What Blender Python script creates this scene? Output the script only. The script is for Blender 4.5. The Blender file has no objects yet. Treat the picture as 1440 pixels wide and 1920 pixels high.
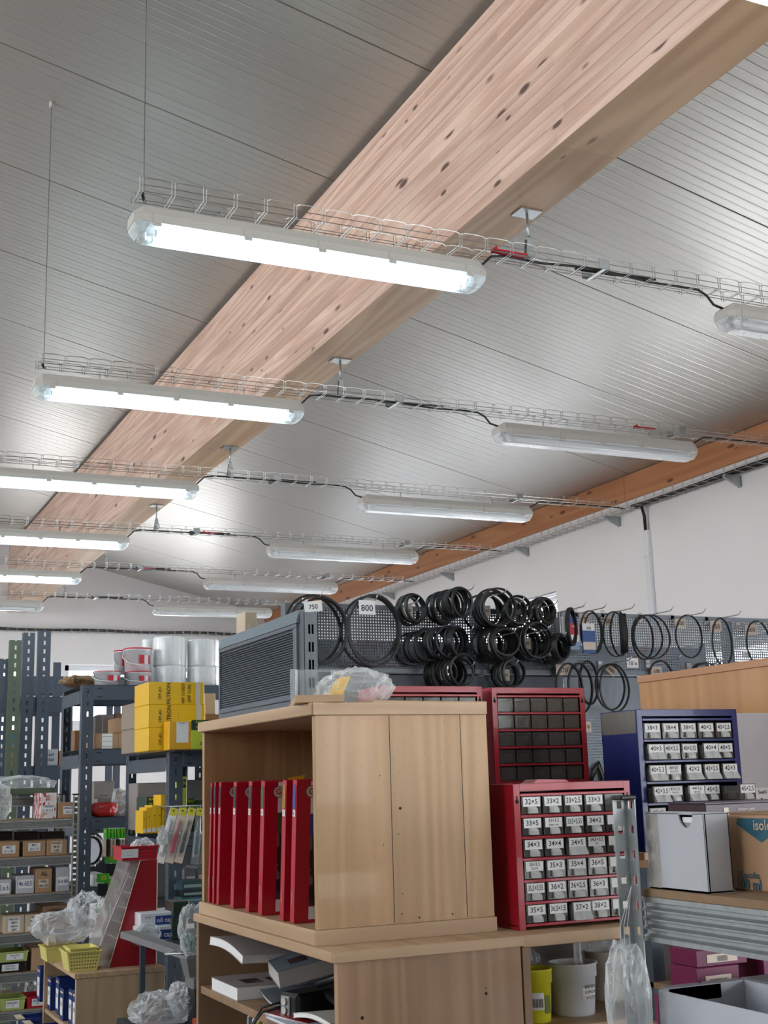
import bpy, math, random
from mathutils import Vector, Matrix, noise
R = random.Random(7)
PI = math.pi
SC = bpy.context.scene
COL = SC.collection

# ------------------------------------------------------------------ camera
CR = Vector((0.9080, -0.4180, -0.0270)).normalized()
CW = Vector((0.4140, 0.8860, 0.2080)).normalized()
YAW, PIT, ROL, FPX = 0.4369, 0.2091, -0.0279, 2370.86
CW = Vector((math.sin(YAW)*math.cos(PIT), math.cos(YAW)*math.cos(PIT), math.sin(PIT)))
_r = Vector((math.cos(YAW), -math.sin(YAW), 0)); _u = _r.cross(CW)
CR = _r*math.cos(ROL) + _u*math.sin(ROL); CU = -_r*math.sin(ROL) + _u*math.cos(ROL)
EYE = Vector((0, 0, 1.6))
cam = bpy.data.cameras.new('camera'); co = bpy.data.objects.new('camera', cam); COL.objects.link(co)
cam.sensor_fit = 'VERTICAL'; cam.sensor_height = 36; cam.lens = FPX/1920*36; cam.clip_start = 0.05
co.matrix_world = Matrix(((CR.x, CU.x, -CW.x, EYE.x), (CR.y, CU.y, -CW.y, EYE.y), (CR.z, CU.z, -CW.z, EYE.z), (0, 0, 0, 1)))
SC.camera = co
def ray(px, py): return CW*FPX + CR*(px-720) - CU*(py-960)
def at_y(px, py, y): r = ray(px, py); return EYE + r*(y/r.y)
def at_x(px, py, x): r = ray(px, py); return EYE + r*(x/r.x)
def at_z(px, py, z): r = ray(px, py); return EYE + r*((z-1.6)/r.z)

# ------------------------------------------------------------------ daylight and exposure
wd = bpy.data.worlds.new('world'); SC.world = wd; wd.use_nodes = True
bg = wd.node_tree.nodes['Background']; bg.inputs[0].default_value = (0.96, 0.97, 1.0, 1); bg.inputs[1].default_value = 5.0
SC.view_settings.view_transform = 'Standard'; SC.view_settings.look = 'None'
SC.view_settings.gamma = 1; SC.view_settings.use_curve_mapping = False
SC.view_settings.exposure = 1.0
def portal(loc, rot, sx, sy):
    l = bpy.data.lights.new('window_portal', 'AREA'); l.shape = 'RECTANGLE'; l.size = sx; l.size_y = sy
    l.cycles.is_portal = True
    o = bpy.data.objects.new('window_portal', l); COL.objects.link(o); o.location = loc; o.rotation_euler = rot
TUBE = 8.0   # emission of the fluorescent tubes

# ------------------------------------------------------------------ materials
MT = {}
def srgb(h):
    h = h.lstrip('#'); v = [int(h[i:i+2], 16)/255 for i in (0, 2, 4)]
    return tuple(((c+0.055)/1.055)**2.4 if c > 0.04045 else c/12.92 for c in v)
def nodes(name):
    m = bpy.data.materials.new(name); m.use_nodes = True; nt = m.node_tree
    return m, nt, nt.nodes, nt.links, nt.nodes['Principled BSDF']
def mat(name, col, rough=0.5, metal=0.0, var=0.10, scale=20, bump=0.0, stretch=None, emit=None, spec=0.5, coat=0):
    if name in MT: return MT[name]
    m, nt, N, L, b = nodes(name)
    c = srgb(col)
    tc = N.new('ShaderNodeTexCoord'); mp = N.new('ShaderNodeMapping'); L.new(tc.outputs['Object'], mp.inputs[0])
    if stretch: mp.inputs['Scale'].default_value = stretch
    nz = N.new('ShaderNodeTexNoise'); nz.inputs['Scale'].default_value = scale; nz.inputs['Detail'].default_value = 4
    L.new(mp.outputs[0], nz.inputs[0])
    mx = N.new('ShaderNodeMix'); mx.data_type = 'RGBA'
    mx.inputs[6].default_value = (*[x*(1-var) for x in c], 1); mx.inputs[7].default_value = (*[min(1, x*(1+var)) for x in c], 1)
    L.new(nz.outputs[0], mx.inputs[0]); L.new(mx.outputs[2], b.inputs['Base Color'])
    b.inputs['Roughness'].default_value = rough; b.inputs['Metallic'].default_value = metal
    b.inputs['Specular IOR Level'].default_value = spec; b.inputs['Coat Weight'].default_value = coat
    if bump:
        bp = N.new('ShaderNodeBump'); bp.inputs['Strength'].default_value = bump; bp.inputs['Distance'].default_value = 0.004
        L.new(nz.outputs[0], bp.inputs['Height']); L.new(bp.outputs[0], b.inputs['Normal'])
    if emit: b.inputs['Emission Color'].default_value = (*srgb(emit[0]), 1); b.inputs['Emission Strength'].default_value = emit[1]
    MT[name] = m; return m
def clear(name, col='#ffffff', alpha=0.35, rough=0.12, bump=0.6, scale=30):
    """thin clear plastic: part of the light passes straight through, the rest is a glossy / milky film"""
    m, nt, N, L, b = nodes(name)
    b.inputs['Base Color'].default_value = (*srgb(col), 1); b.inputs['Roughness'].default_value = rough; b.inputs['Coat Weight'].default_value = 0.3
    tr = N.new('ShaderNodeBsdfTransparent'); ms = N.new('ShaderNodeMixShader')
    lw = N.new('ShaderNodeLayerWeight'); lw.inputs[0].default_value = 0.35
    ma = N.new('ShaderNodeMath'); ma.operation = 'MULTIPLY_ADD'; ma.inputs[1].default_value = 0.6; ma.inputs[2].default_value = alpha; ma.use_clamp = True
    L.new(lw.outputs['Facing'], ma.inputs[0]); L.new(ma.outputs[0], ms.inputs[0]); L.new(tr.outputs[0], ms.inputs[1]); L.new(b.outputs[0], ms.inputs[2])
    nz = N.new('ShaderNodeTexNoise'); nz.inputs['Scale'].default_value = scale
    tc = N.new('ShaderNodeTexCoord'); L.new(tc.outputs['Object'], nz.inputs[0])
    bp = N.new('ShaderNodeBump'); bp.inputs['Strength'].default_value = bump; bp.inputs['Distance'].default_value = 0.01
    L.new(nz.outputs[0], bp.inputs['Height']); L.new(bp.outputs[0], b.inputs['Normal'])
    L.new(ms.outputs[0], N['Material Output'].inputs[0]); MT[name] = m; return m
def wood(name, c1, c2, c3, axis='Z', rough=0.45, grain=60, knots=0.0, lam=False, pores=0.0, coat=0.0):
    m, nt, N, L, b = nodes(name)
    tc = N.new('ShaderNodeTexCoord'); oi = N.new('ShaderNodeObjectInfo')
    ad = N.new('ShaderNodeVectorMath'); ad.operation = 'ADD'
    mu = N.new('ShaderNodeVectorMath'); mu.operation = 'SCALE'; mu.inputs[0].default_value = (37, 53, 71); L.new(oi.outputs['Random'], mu.inputs['Scale'])
    L.new(tc.outputs['Object'], ad.inputs[0])
    if lam: L.new(mu.outputs[0], ad.inputs[1])
    mp = N.new('ShaderNodeMapping'); L.new(ad.outputs[0], mp.inputs[0])
    s = {'X': (0.06, 1, 1), 'Y': (1, 0.06, 1), 'Z': (1, 1, 0.06)}[axis]
    mp.inputs['Scale'].default_value = s
    n1 = N.new('ShaderNodeTexNoise'); n1.inputs['Scale'].default_value = grain; n1.inputs['Detail'].default_value = 5; L.new(mp.outputs[0], n1.inputs[0])
    n2 = N.new('ShaderNodeTexNoise'); n2.inputs['Scale'].default_value = grain*0.1; n2.inputs['Detail'].default_value = 2; n2.inputs['Distortion'].default_value = 0.5; L.new(mp.outputs[0], n2.inputs[0])
    m1 = N.new('ShaderNodeMix'); m1.data_type = 'RGBA'; m1.inputs[6].default_value = (*srgb(c1), 1); m1.inputs[7].default_value = (*srgb(c2), 1)
    # rings: sine of the low frequency noise
    rm = N.new('ShaderNodeMath'); rm.operation = 'MULTIPLY'; rm.inputs[1].default_value = 60.0; L.new(n2.outputs[0], rm.inputs[0])
    rs = N.new('ShaderNodeMath'); rs.operation = 'SINE'; L.new(rm.outputs[0], rs.inputs[0])
    r2 = N.new('ShaderNodeMath'); r2.operation = 'MULTIPLY_ADD'; r2.inputs[1].default_value = 0.34; r2.inputs[2].default_value = 0.0; L.new(rs.outputs[0], r2.inputs[0])
    r3 = N.new('ShaderNodeMath'); r3.operation = 'ADD'; r3.use_clamp = True; L.new(n1.outputs[0], r3.inputs[0]); L.new(r2.outputs[0], r3.inputs[1])
    L.new(r3.outputs[0], m1.inputs[0])
    last = m1.outputs[2]
    if lam:
        hs = N.new('ShaderNodeHueSaturation'); mr = N.new('ShaderNodeMapRange'); mr.inputs[3].default_value = 0.88; mr.inputs[4].default_value = 1.10
        # boards of one lamella are finger-jointed end to end: the tone steps along the length
        sy = N.new('ShaderNodeSeparateXYZ'); L.new(ad.outputs[0], sy.inputs[0]); fl_ = N.new('ShaderNodeMath'); fl_.operation = 'MULTIPLY'; fl_.inputs[1].default_value = 0.8
        L.new(sy.outputs['Y'], fl_.inputs[0]); ff = N.new('ShaderNodeMath'); ff.operation = 'FLOOR'; L.new(fl_.outputs[0], ff.inputs[0])
        fa = N.new('ShaderNodeMath'); fa.operation = 'ADD'; L.new(ff.outputs[0], fa.inputs[0]); L.new(oi.outputs['Random'], fa.inputs[1])
        wn_ = N.new('ShaderNodeTexWhiteNoise'); wn_.noise_dimensions = '1D'; L.new(fa.outputs[0], wn_.inputs['W'])
        L.new(wn_.outputs['Value'], mr.inputs[0]); L.new(mr.outputs[0], hs.inputs['Value']); L.new(last, hs.inputs['Color']); last = hs.outputs[0]
    if knots:
        mk = N.new('ShaderNodeMapping'); L.new(ad.outputs[0], mk.inputs[0])
        mk.inputs['Scale'].default_value = {'X': (0.35, 1, 1), 'Y': (1, 0.35, 1), 'Z': (1, 1, 0.35)}[axis]
        vo = N.new('ShaderNodeTexVoronoi'); vo.inputs['Scale'].default_value = 13.0; vo.inputs['Randomness'].default_value = 1; L.new(mk.outputs[0], vo.inputs[0])
        sx = N.new('ShaderNodeSeparateColor'); L.new(vo.outputs['Color'], sx.inputs[0])
        th = N.new('ShaderNodeMath'); th.operation = 'MULTIPLY'; th.inputs[1].default_value = 0.25*knots; L.new(sx.outputs[0], th.inputs[0])
        dv = N.new('ShaderNodeMath'); dv.operation = 'DIVIDE'; L.new(vo.outputs['Distance'], dv.inputs[0]); L.new(th.outputs[0], dv.inputs[1])
        rp = N.new('ShaderNodeValToRGB'); rp.color_ramp.elements[0].position = 0.55; rp.color_ramp.elements[1].position = 1.0
        rp.color_ramp.elements[0].color = (0, 0, 0, 1); rp.color_ramp.elements[1].color = (1, 1, 1, 1); L.new(dv.outputs[0], rp.inputs[0])
        mm = N.new('ShaderNodeMix'); mm.data_type = 'RGBA'; mm.inputs[6].default_value = (*srgb(c3), 1); L.new(rp.outputs[0], mm.inputs[0]); L.new(last, mm.inputs[7]); last = mm.outputs[2]
    if pores:
        mp3 = N.new('ShaderNodeMapping'); L.new(tc.outputs['Object'], mp3.inputs[0]); mp3.inputs['Scale'].default_value = {'X': (0.25, 1, 1), 'Y': (1, 0.25, 1), 'Z': (1, 1, 0.25)}[axis]
        v = N.new('ShaderNodeTexVoronoi'); v.inputs['Scale'].default_value = 130; L.new(mp3.outputs[0], v.inputs[0])
        rp = N.new('ShaderNodeValToRGB'); rp.color_ramp.elements[0].position = 0.08; rp.color_ramp.elements[1].position = 0.2
        rp.color_ramp.elements[0].color = (1-pores, 1-pores, 1-pores, 1); L.new(v.outputs['Distance'], rp.inputs[0])
        mm = N.new('ShaderNodeMix'); mm.data_type = 'RGBA'; mm.blend_type = 'MULTIPLY'; mm.inputs[0].default_value = 1; L.new(last, mm.inputs[6]); L.new(rp.outputs[0], mm.inputs[7]); last = mm.outputs[2]
    L.new(last, b.inputs['Base Color']); b.inputs['Roughness'].default_value = rough; b.inputs['Coat Weight'].default_value = coat
    MT[name] = m; return m
def perforated(name, col, pitch=0.0125, hole=0.0031, metal=0.3):
    m, nt, N, L, b = nodes(name)
    b.inputs['Base Color'].default_value = (*srgb(col), 1); b.inputs['Roughness'].default_value = 0.45; b.inputs['Metallic'].default_value = metal
    tc = N.new('ShaderNodeTexCoord'); sp = N.new('ShaderNodeSeparateXYZ'); L.new(tc.outputs['Object'], sp.inputs[0])
    outs = []
    for ax in ('X', 'Z'):
        pp = N.new('ShaderNodeMath'); pp.operation = 'PINGPONG'; pp.inputs[1].default_value = pitch/2; L.new(sp.outputs[ax], pp.inputs[0])
        lt = N.new('ShaderNodeMath'); lt.operation = 'LESS_THAN'; lt.inputs[1].default_value = hole; L.new(pp.outputs[0], lt.inputs[0]); outs.append(lt)
    mu = N.new('ShaderNodeMath'); mu.operation = 'MULTIPLY'; L.new(outs[0].outputs[0], mu.inputs[0]); L.new(outs[1].outputs[0], mu.inputs[1])
    tr = N.new('ShaderNodeBsdfTransparent'); ms = N.new('ShaderNodeMixShader')
    L.new(mu.outputs[0], ms.inputs[0]); L.new(b.outputs[0], ms.inputs[1]); L.new(tr.outputs[0], ms.inputs[2]); L.new(ms.outputs[0], N['Material Output'].inputs[0])
    MT[name] = m; return m
def print_mat(name, base, inks, scale=14):
    """patchy printed packaging: large printed areas of several inks"""
    m, nt, N, L, b = nodes(name)
    tc = N.new('ShaderNodeTexCoord'); v = N.new('ShaderNodeTexVoronoi'); v.distance = 'MANHATTAN'; v.inputs['Scale'].default_value = scale; L.new(tc.outputs['Object'], v.inputs[0])
    rp = N.new('ShaderNodeValToRGB'); rp.color_ramp.interpolation = 'CONSTANT'; e = rp.color_ramp.elements
    e[0].color = (*srgb(base), 1); e[1].position = 0.55; e[1].color = (*srgb(inks[0]), 1)
    for i, k in enumerate(inks[1:]):
        q = e.new(0.7+0.12*i); q.color = (*srgb(k), 1)
    s = N.new('ShaderNodeSeparateColor'); L.new(v.outputs['Color'], s.inputs[0]); L.new(s.outputs[0], rp.inputs[0])
    L.new(rp.outputs[0], b.inputs['Base Color']); b.inputs['Roughness'].default_value = 0.35; MT[name] = m; return m

galv = mat('galvanised steel', '#a4aaab', 0.36, 0.7, 0.25, 70)
wire_m = mat('zinc wire', '#b4b6b4', 0.35, 0.9, 0.08, 30)
dsteel = mat('blue grey powder coated steel', '#3f4a57', 0.42, 0.0, 0.10, 8)
dsteel2 = mat('grey powder coated gondola steel', '#5d656c', 0.38, 0.1, 0.06, 8)
gsteel = mat('dark green painted steel', '#4d5a48', 0.45, 0.0, 0.10, 10)
lsteel = mat('light grey blue panel steel', '#8c96a0', 0.4, 0.1, 0.06, 8)
redm = mat('red enamel steel', '#9e1426', 0.32, 0.0, 0.06, 6, coat=0.2)
bluem = mat('dark blue enamel steel', '#0a2064', 0.32, 0.0, 0.06, 6, coat=0.2)
black = mat('black rubber', '#16181b', 0.48, 0.0, 0.15, 40)
blackp = mat('black plastic', '#101114', 0.35, 0.0, 0.1, 20)
cable = mat('black cable sheath', '#1b1a1c', 0.5)
paper = mat('white paper', '#dedfdf', 0.6, 0, 0.04, 30)
papero = mat('off white paper tag', '#cbbfb0', 0.6, 0, 0.04, 30)
ink = mat('black marker ink', '#14141a', 0.5)
inkb = mat('blue pen ink', '#3b4a7a', 0.5)
card = mat('brown cardboard', '#a58465', 0.75, 0, 0.08, 12, 0.15)
cardd = mat('darker brown cardboard', '#8a6a4f', 0.75, 0, 0.08, 12, 0.15)
cardl = mat('pale cardboard', '#c2b199', 0.75, 0, 0.07, 12, 0.15)
whitec = mat('white cardboard', '#aeb2b8', 0.6, 0, 0.05, 9, 0.1)
board = mat('brown fibreboard shelf', '#83694e', 0.7, 0, 0.12, 40)
housing = mat('light grey lamp housing', '#b9b8b2', 0.45, 0, 0.03, 10)
gear = mat('white lamp gear tray', '#dfe3e6', 0.3, 0, 0.02, 10)
plasticw = mat('white plastic', '#d8dade', 0.35, 0, 0.04, 10)
walltex = mat('painted plaster wall', '#e4e2e2', 0.85, 0, 0.03, 3, 0.25)
darkin = mat('dark interior', '#1c1f24', 0.8)
yel = mat('yellow printed carton', '#e6b70e', 0.4, 0, 0.05, 10)
lime = mat('lime green carton', '#b9c83a', 0.4, 0, 0.05, 10)
dgreen = mat('dark green carton', '#1f3b2a', 0.4, 0, 0.1, 20)
redp = mat('red plastic', '#b5182b', 0.35, 0, 0.06, 10)
yelp = mat('pale yellow plastic', '#d8cf79', 0.4, 0, 0.06, 10)
yelb = mat('bright yellow plastic', '#d6d531', 0.35, 0, 0.05, 10)
greenp = mat('light green plastic', '#a8b968', 0.4, 0, 0.06, 10)
brightg = mat('bright green card', '#4cc22a', 0.4, 0, 0.1, 20)
bluebox = mat('navy blue carton', '#1d3575', 0.4, 0, 0.08, 10)
magenta = mat('magenta carton', '#a3125f', 0.4, 0, 0.1, 10)
teal = mat('teal print', '#275a6d', 0.5)
bookred = mat('red glossy catalogue cover', '#b3122b', 0.28, 0, 0.06, 8, coat=0.3)
purple = mat('dark purple brown print', '#40323c', 0.35)
photo = print_mat('dark photo print', '#2b2426', ['#45313a', '#1c1e2a', '#6d5a5e'], 30)
floral = print_mat('floral printed board', '#d9d4d4', ['#c9a49a', '#b33039'], 40)
cyanp = print_mat('cyan yellow pack print', '#1f86b5', ['#e2cf3a', '#1f86b5', '#d7e6ee'], 60)
film = clear('milky stretch film', '#e2e5e6', 0.80, 0.25, 0.5, 12)
bagm = clear('clear plastic bag', '#e6edf0', 0.17, 0.10, 1.0, 28)
bagw = clear('whitish plastic bag', '#dfe3e6', 0.30, 0.12, 1.0, 24)
clr = clear('clear moulded plastic', '#c9ced0', 0.16, 0.12, 0.1, 10)
diff_m = clear('clear prismatic diffuser', '#eef4f6', 0.26, 0.22, 0.8, 60)
drawerm = clear('smoky clear drawer plastic', '#5d5a56', 0.50, 0.15, 0.15, 20)
smoky = clear('smoky grey drawer front', '#55514d', 0.45, 0.14, 0.3, 30)
scoopm = clear('clear scoop handle plastic', '#c4c6c5', 0.62, 0.2, 0.15, 20)
content = print_mat('small parts in bags', '#2f2c2a', ['#4a4541', '#6b655c', '#242120'], 45)
birch = wood('beech veneer board', '#b8946a', '#a3825a', '#5a4632', 'Z', 0.42, 50, 0, pores=0.18, coat=0.1)
birchx = wood('beech veneer edge along x', '#c0a382', '#a98c6c', '#5a4632', 'X', 0.45, 50)
birchy = wood('beech veneer edge along y', '#c0a382', '#a98c6c', '#5a4632', 'Y', 0.45, 50)
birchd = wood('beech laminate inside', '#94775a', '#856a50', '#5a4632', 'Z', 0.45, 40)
paleoak = wood('pale laminate', '#b89f82', '#a88e70', '#5a4632', 'Z', 0.45, 40)
orangew = wood('orange veneer', '#b98a5c', '#a87a4e', '#5a4632', 'Z', 0.4, 40)
glul = wood('spruce lamella', '#dcc0ae', '#be9a87', '#5b4238', 'Y', 0.5, 40, 1.0, lam=True, coat=0.05)
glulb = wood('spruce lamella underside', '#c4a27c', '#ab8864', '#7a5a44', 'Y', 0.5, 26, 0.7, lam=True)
plate_w = wood('orange spruce wall plate', '#bf8558', '#a96d43', '#6b4028', 'Y', 0.5, 30, 1.0)
peg_m = perforated('perforated grey steel', '#4a5056')
pegl_m = perforated('perforated light steel', '#8b959f')
tubem = mat('lit fluorescent tube', '#ffffff', 0.5, emit=('#cdf0fb', TUBE))
tubeoff = mat('unlit fluorescent tube', '#dfe2e2', 0.3)
glassm = clear('window glass', '#dfeef2', 0.06, 0.02, 0, 1)
# ceiling sheet
m, nt, N, L, b = nodes('coated ceiling sheet'); MT['ceil'] = ceilm = m
b.inputs['Base Color'].default_value = (*srgb('#c6c4be'), 1); b.inputs['Roughness'].default_value = 0.36; b.inputs['Metallic'].default_value = 0.70
tc = N.new('ShaderNodeTexCoord'); nz = N.new('ShaderNodeTexNoise'); nz.inputs['Scale'].default_value = 1.3; L.new(tc.outputs['Object'], nz.inputs[0])
mp = N.new('ShaderNodeMapping'); mp.inputs['Scale'].default_value = (0.5, 9, 1); L.new(tc.outputs['Object'], mp.inputs[0]); L.new(mp.outputs[0], nz.inputs[0])
bp = N.new('ShaderNodeBump'); bp.inputs['Strength'].default_value = 0.35; bp.inputs['Distance'].default_value = 0.004; L.new(nz.outputs[0], bp.inputs['Height']); L.new(bp.outputs[0], b.inputs['Normal'])

# ------------------------------------------------------------------ mesh builder
_txt = {}
def text_geo(s):
    if s in _txt: return _txt[s]
    c = bpy.data.curves.new('t', 'FONT'); c.body = s; c.size = 1; c.resolution_u = 2; c.offset = 0.014; c.align_x = 'CENTER'; c.align_y = 'CENTER'
    o = bpy.data.objects.new('t', c); COL.objects.link(o); dg = bpy.context.evaluated_depsgraph_get()
    me = bpy.data.meshes.new_from_object(o.evaluated_get(dg))
    g = ([v.co.copy() for v in me.vertices], [tuple(p.vertices) for p in me.polygons])
    bpy.data.objects.remove(o); bpy.data.meshes.remove(me); bpy.data.curves.remove(c)
    _txt[s] = g; return g
class MB:
    def __init__(s): s.v = []; s.f = []; s.m = []; s.slots = []; s.M = None; s.sm = []
    def slot(s, m):
        if m not in s.slots: s.slots.append(m)
        return s.slots.index(m)
    def add(s, vs, fs, m, smooth=False):
        k = len(s.v); i = s.slot(m)
        s.v += [tuple(s.M @ Vector(v)) if s.M else tuple(v) for v in vs]
        s.f += [tuple(a+k for a in f) for f in fs]; s.m += [i]*len(fs); s.sm += [smooth]*len(fs); return s
    def box(s, x0, x1, y0, y1, z0, z1, m, bev=0.0):
        if x1 < x0: x0, x1 = x1, x0
        if y1 < y0: y0, y1 = y1, y0
        if z1 < z0: z0, z1 = z1, z0
        if bev <= 0:
            vs = [(x, y, z) for x in (x0, x1) for y in (y0, y1) for z in (z0, z1)]
            return s.add(vs, [(0, 1, 3, 2), (4, 6, 7, 5), (0, 4, 5, 1), (2, 3, 7, 6), (0, 2, 6, 4), (1, 5, 7, 3)], m)
        b = min(bev, (x1-x0)/2.1, (y1-y0)/2.1, (z1-z0)/2.1); vs = []; idx = {}
        for i, x in enumerate((x0, x1)):
            for j, y in enumerate((y0, y1)):
                for k, z in enumerate((z0, z1)):
                    dx, dy, dz = (b, -b)[i], (b, -b)[j], (b, -b)[k]
                    idx[i, j, k] = len(vs); vs += [(x, y+dy, z+dz), (x+dx, y, z+dz), (x+dx, y+dy, z)]
        fs = []
        for i in (0, 1): q = [idx[i, 0, 0], idx[i, 1, 0], idx[i, 1, 1], idx[i, 0, 1]]; fs.append(tuple(q if i else q[::-1]))
        for j in (0, 1): q = [idx[0, j, 0]+1, idx[0, j, 1]+1, idx[1, j, 1]+1, idx[1, j, 0]+1]; fs.append(tuple(q if j else q[::-1]))
        for k in (0, 1): q = [idx[0, 0, k]+2, idx[1, 0, k]+2, idx[1, 1, k]+2, idx[0, 1, k]+2]; fs.append(tuple(q if k else q[::-1]))
        for a in (0, 1):
            for c in (0, 1):
                fs.append((idx[a, c, 0], idx[a, c, 1], idx[a, c, 1]+1, idx[a, c, 0]+1))
                fs.append((idx[a, 0, c], idx[a, 1, c], idx[a, 1, c]+2, idx[a, 0, c]+2))
                fs.append((idx[0, a, c]+1, idx[1, a, c]+1, idx[1, a, c]+2, idx[0, a, c]+2))
                for d in (0, 1): q = idx[a, c, d]; fs.append((q, q+1, q+2))
        return s.add(vs, fs, m)
    def tube(s, path, r, m, n=6, closed=False, cap=True, flat=None):
        P = [Vector(p) for p in path]; vs = []; fs = []; k = len(P); up0 = None
        for i, p in enumerate(P):
            t = (P[(i+1) % k]-P[(i-1) % k]) if closed else (P[min(i+1, k-1)]-P[max(i-1, 0)])
            t = t.normalized() if t.length > 1e-9 else Vector((0, 0, 1))
            if up0 is None: up0 = t.orthogonal().normalized()
            up0 = (up0 - t*up0.dot(t)); up0 = up0.normalized() if up0.length > 1e-6 else t.orthogonal().normalized()
            sd = t.cross(up0); rr = r[i] if isinstance(r, (list, tuple)) else r
            for j in range(n):
                a = 2*PI*j/n + PI/n; vs.append(p + up0*math.cos(a)*rr + sd*math.sin(a)*rr)
        for i in range(k if closed else k-1):
            for j in range(n):
                a = i*n+j; b_ = i*n+(j+1) % n; c = ((i+1) % k)*n+(j+1) % n; d = ((i+1) % k)*n+j; fs.append((a, b_, c, d))
        if cap and not closed: fs.append(tuple(range(n))[::-1]); fs.append(tuple(range((k-1)*n, k*n)))
        return s.add(vs, fs, m, n > 4)
    def lathe(s, prof, m, n=20, c=(0, 0, 0)):
        vs = []; fs = []
        for (r, z) in prof:
            for j in range(n): a = 2*PI*j/n; vs.append((c[0]+r*math.cos(a), c[1]+r*math.sin(a), c[2]+z))
        for i in range(len(prof)-1):
            for j in range(n): fs.append((i*n+j, i*n+(j+1) % n, (i+1)*n+(j+1) % n, (i+1)*n+j))
        return s.add(vs, fs, m, True)
    def loft(s, secs, m, closed=True, cap=True, smooth=False):
        n = len(secs[0]); vs = [v for q in secs for v in q]; fs = []
        for i in range(len(secs)-1):
            for j in range(n if closed else n-1): fs.append((i*n+j, i*n+(j+1) % n, (i+1)*n+(j+1) % n, (i+1)*n+j))
        if cap and closed: fs.append(tuple(range(n))[::-1]); fs.append(tuple(range((len(secs)-1)*n, len(secs)*n)))
        return s.add(vs, fs, m, smooth)
    def prism(s, poly, axis, a, b, m):
        def P(u, v, w): return {'X': (w, u, v), 'Y': (u, w, v), 'Z': (u, v, w)}[axis]
        return s.loft([[P(u, v, w) for (u, v) in poly] for w in (a, b)], m)
    def text(s, t, o, right, up, size, m, maxw=None, off=0.0006):
        vs, fs = text_geo(t); right = Vector(right).normalized(); up = Vector(up).normalized(); n = right.cross(up)
        if not vs: return s
        w = max(v.x for v in vs)-min(v.x for v in vs); kx = size
        if maxw and w*size > maxw: kx = maxw/w
        o = Vector(o)
        return s.add([o + right*v.x*kx + up*v.y*size + n*off for v in vs], fs, m)
    def card(s, o, right, up, w, h, m, th=0.0006):
        o = Vector(o); r = Vector(right).normalized(); u = Vector(up).normalized(); n = r.cross(u)
        q = [o-r*w/2-u*h/2, o+r*w/2-u*h/2, o+r*w/2+u*h/2, o-r*w/2+u*h/2]
        return s.add(q+[p+n*th for p in q], [(3, 2, 1, 0), (4, 5, 6, 7), (0, 1, 5, 4), (1, 2, 6, 5), (2, 3, 7, 6), (3, 0, 4, 7)], m)
    def mesh(s, name):
        me = bpy.data.meshes.new(name); me.from_pydata(s.v, [], s.f); me.polygons.foreach_set('material_index', s.m)
        me.polygons.foreach_set('use_smooth', s.sm)
        for m in s.slots: me.materials.append(m)
        me.update(); return me
    def build(s, name, parent=None, **kw): return link(name, s.mesh(name), parent, **kw)
def link(name, me, parent=None, loc=None, rot=None, **kw):
    o = bpy.data.objects.new(name, me); COL.objects.link(o)
    if parent: o.parent = parent
    if loc is not None: o.location = loc
    if rot is not None: o.rotation_euler = rot
    for k, v in kw.items(): o[k] = v
    return o
def thing(name, label, cat, loc=(0, 0, 0), rz=0, group=None, rot=None):
    o = bpy.data.objects.new(name, None); COL.objects.link(o); o.empty_display_size = 0.05
    o.location = loc; o.rotation_euler = rot if rot else (0, 0, rz); o['label'] = label; o['category'] = cat
    if group: o['group'] = group
    return o
def tag(o, label, cat, group=None):
    o['label'] = label; o['category'] = cat
    if group: o['group'] = group
    return o
def struct(name, mb, parent=None, **kw):
    o = mb.build(name, parent, **kw)
    if not parent: o['kind'] = 'structure'
    return o
X3, Y3, Z3 = Vector((1, 0, 0)), Vector((0, 1, 0)), Vector((0, 0, 1))

# ================================================================== THE ROOM
XW, YF, XL, YB = 5.159, 14.57, -6.0, -5.0
def ceil_z(x): return 3.588 + 0.232*(5.33-x) if x > -3 else 3.588 + 0.232*8.33 - 0.232*(-3-x)
SL = math.atan(0.232)
struct('floor', MB().box(XL-.3, XW+.3, YB-.3, YF+.3, -0.12, 0, mat('grey floor', '#6d6962', 0.45, 0, 0.1, 4)))
def wall_with_opening(name, axis, pos, th, a0, a1, z1, holes):
    """axis 'X': wall plane at x=pos, runs along y; holes = (a0,a1,z0,z1) list sorted"""
    mb = MB()
    def bx(u0, u1, z0, z1_):
        if u1-u0 < 1e-4 or z1_-z0 < 1e-4: return
        if axis == 'X': mb.box(pos, pos+th, u0, u1, z0, z1_, walltex)
        else: mb.box(u0, u1, pos, pos+th, z0, z1_, walltex)
    u = a0
    for (h0, h1, z0, zt) in holes: bx(u, h0, 0, z1); bx(h0, h1, 0, z0); bx(h0, h1, zt, z1); u = h1
    bx(u, a1, 0, z1); return struct(name, mb)
RWH = [(-4.4, 0.9, 0.6, 3.1), (5.3, 7.7, 0.3, 2.40), (8.02, 13.6, 1.0, 2.962)]  # openings before the last are unseen, added to brighten the right ceiling
FWH = [(1.45, 2.32, 2.1, 2.985), (2.76, 4.3, 2.3, 2.985)]
BWH = [(1.6, 4.6, 0.6, 3.0)]  # unseen opening, added and sized for the light from behind the camera
LWH = [(-.2, 3.3, 2.2, 4.8), (4, 7.5, 2.2, 4.8), (8.2, 11.8, 2.2, 4.8)]  # unseen high openings, added to brighten the right wall and beam side
wall_with_opening('wall_right', 'X', XW, 0.3, YB-.3, YF+.3, 4.0, RWH)
wall_with_opening('wall_far', 'Y', YF, 0.3, XL-.3, XW, 5.9, FWH)
wall_with_opening('wall_back', 'Y', YB-.3, 0.3, XL-.3, XW, 5.9, BWH)
wall_with_opening('wall_left', 'X', XL-.3, 0.3, YB, YF, 5.2, LWH)
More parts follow.
